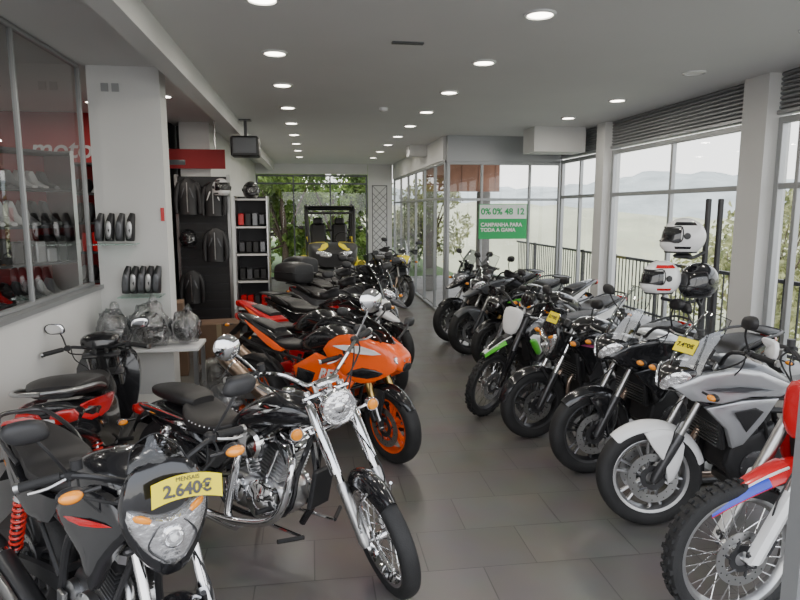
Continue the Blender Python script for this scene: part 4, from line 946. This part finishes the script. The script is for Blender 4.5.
def tree(name,x,y,z,h,w,n,leaf,ls=.1,trunk=True,zb=.3):
    mb=MB(); i=mb.mi(leaf)
    cl=[(Vector((rnd.uniform(-w,w),rnd.uniform(-w*.6,w*.6),rnd.uniform(h*zb,h))),rnd.uniform(.25,.5)*w) for _ in range(16)]
    if trunk:
        mb.tube([(0,0,0),(.05,.02,h*.3),(-.04,.05,h*.7)],[.12,.09,.04],BARK,10)
        for c,r in cl[:10]: mb.tube([(0,0,h*.25),tuple(c*.5+Vector((0,0,h*.15))),tuple(c)],[.05,.03,.01],BARK,6)
    for _ in range(n):
        c,r=cl[rnd.randrange(16)]
        d=Vector((rnd.gauss(0,1),rnd.gauss(0,1),rnd.gauss(0,1))).normalized()*r*rnd.uniform(.5,1.05); p=c+d
        p.z=max(.05,p.z)
        a=Vector((rnd.gauss(0,1),rnd.gauss(0,1),rnd.gauss(0,1))).normalized(); b=a.cross(Vector((rnd.gauss(0,1),rnd.gauss(0,1),rnd.gauss(0,1)))).normalized()
        s=ls*rnd.uniform(.6,1.3); mb.f([mb.v(p-a*s),mb.v(p-b*s*.45),mb.v(p+a*s),mb.v(p+b*s*.45)],i)
    return mb.finish(name,(x,y,z),sharp=180)
for x,y,h in ((-2.6,20.5,3.6),(-.9,20,3.4),(.7,20.6,3.6),(2.2,21,3.4),(-1.6,22.5,4.2),(1.2,23,4.4),(-.3,24,4.4)): tree('tree',x,y,-.05,h,1.3,3600,LF,.1,zb=.08)
tree('tree',3.7,19.6,-.05,2.6,1.0,2200,LF2,.09)
tree('tree',12,16,-4,5.0,1.8,1800,LF2,.13); tree('tree',15,12,-4.5,5.4,2.0,1800,LF2,.14); tree('tree',17,21,-4.5,6.8,2.2,2400,LF2,.15)
tree('tree',20,19,-6,7.4,2.6,2400,LF2,.17); tree('tree',21,25,-6,8,2.8,2600,LF2,.18)
WOOD=M('brown_fascia',(.3,.14,.09),.7,noise=.2,ns=4); CON=M('concrete',(.2,.19,.18),.8,noise=.1); WST=M('wood_strip',(.22,.1,.065),.7)
mb=MB(); mb.box((0,0,2.7),(1.8,.12,.8),WOOD)
for i in range(5): mb.box((-.8+i*.4,.0,2.7),(.03,.14,.8),WST)
for x in (-.7,.55): mb.box((x,.05,1.16),(.26,.26,2.28),CON,bev=.01)
mb.box((0,.8,3.15),(1.8,1.8,.1),CON)
mb.finish('pergola',(3.42,14.2,.02))
# ---------------------------------------------------------------- WORLD + LIGHT
w=bpy.data.worlds.new('world'); sc.world=w; w.use_nodes=True; N=w.node_tree.nodes; L=w.node_tree.links; bg=N['Background']
tc=N.new('ShaderNodeTexCoord'); sp=N.new('ShaderNodeSeparateXYZ'); L.new(tc.outputs['Generated'],sp.inputs[0])
r=N.new('ShaderNodeValToRGB'); r.color_ramp.elements[0].position=.0; r.color_ramp.elements[1].position=.6
r.color_ramp.elements[0].color=(1,.985,.95,1); r.color_ramp.elements[1].color=(.86,.91,1,1); L.new(sp.outputs['Z'],r.inputs['Fac']); L.new(r.outputs['Color'],bg.inputs['Color'])
bg.inputs['Strength'].default_value=3.2
def portal(loc,rot,sx,sy):
    l=bpy.data.lights.new('portal','AREA'); l.shape='RECTANGLE'; l.size=sx; l.size_y=sy
    try: l.cycles.is_portal=True
    except Exception as e: print('no portal',e); return
    o=bpy.data.objects.new('window_portal',l); sc.collection.objects.link(o); o.location=loc; o.rotation_euler=[D2R(a) for a in rot]
portal((XR+.25,6,1.5),(90,0,90),9.2,2.6)
portal((0,1.3,1.45),(-90,0,0),9,2.85)
portal((0,17.7,1.45),(90,0,0),3.2,2.9)
portal((3.3,10.75,1.4),(90,0,0),2,2.8)
portal((2.42,14,1.4),(90,0,90),7,2.8)
# ---------------------------------------------------------------- CAMERA
cam=bpy.data.cameras.new('camera'); co=bpy.data.objects.new('camera',cam); sc.collection.objects.link(co)
co.location=(0,0,1.9); co.rotation_euler=(D2R(90-8.26),0,D2R(-8.0)); cam.sensor_width=36; cam.lens=27.9; cam.clip_end=600
sc.camera=co
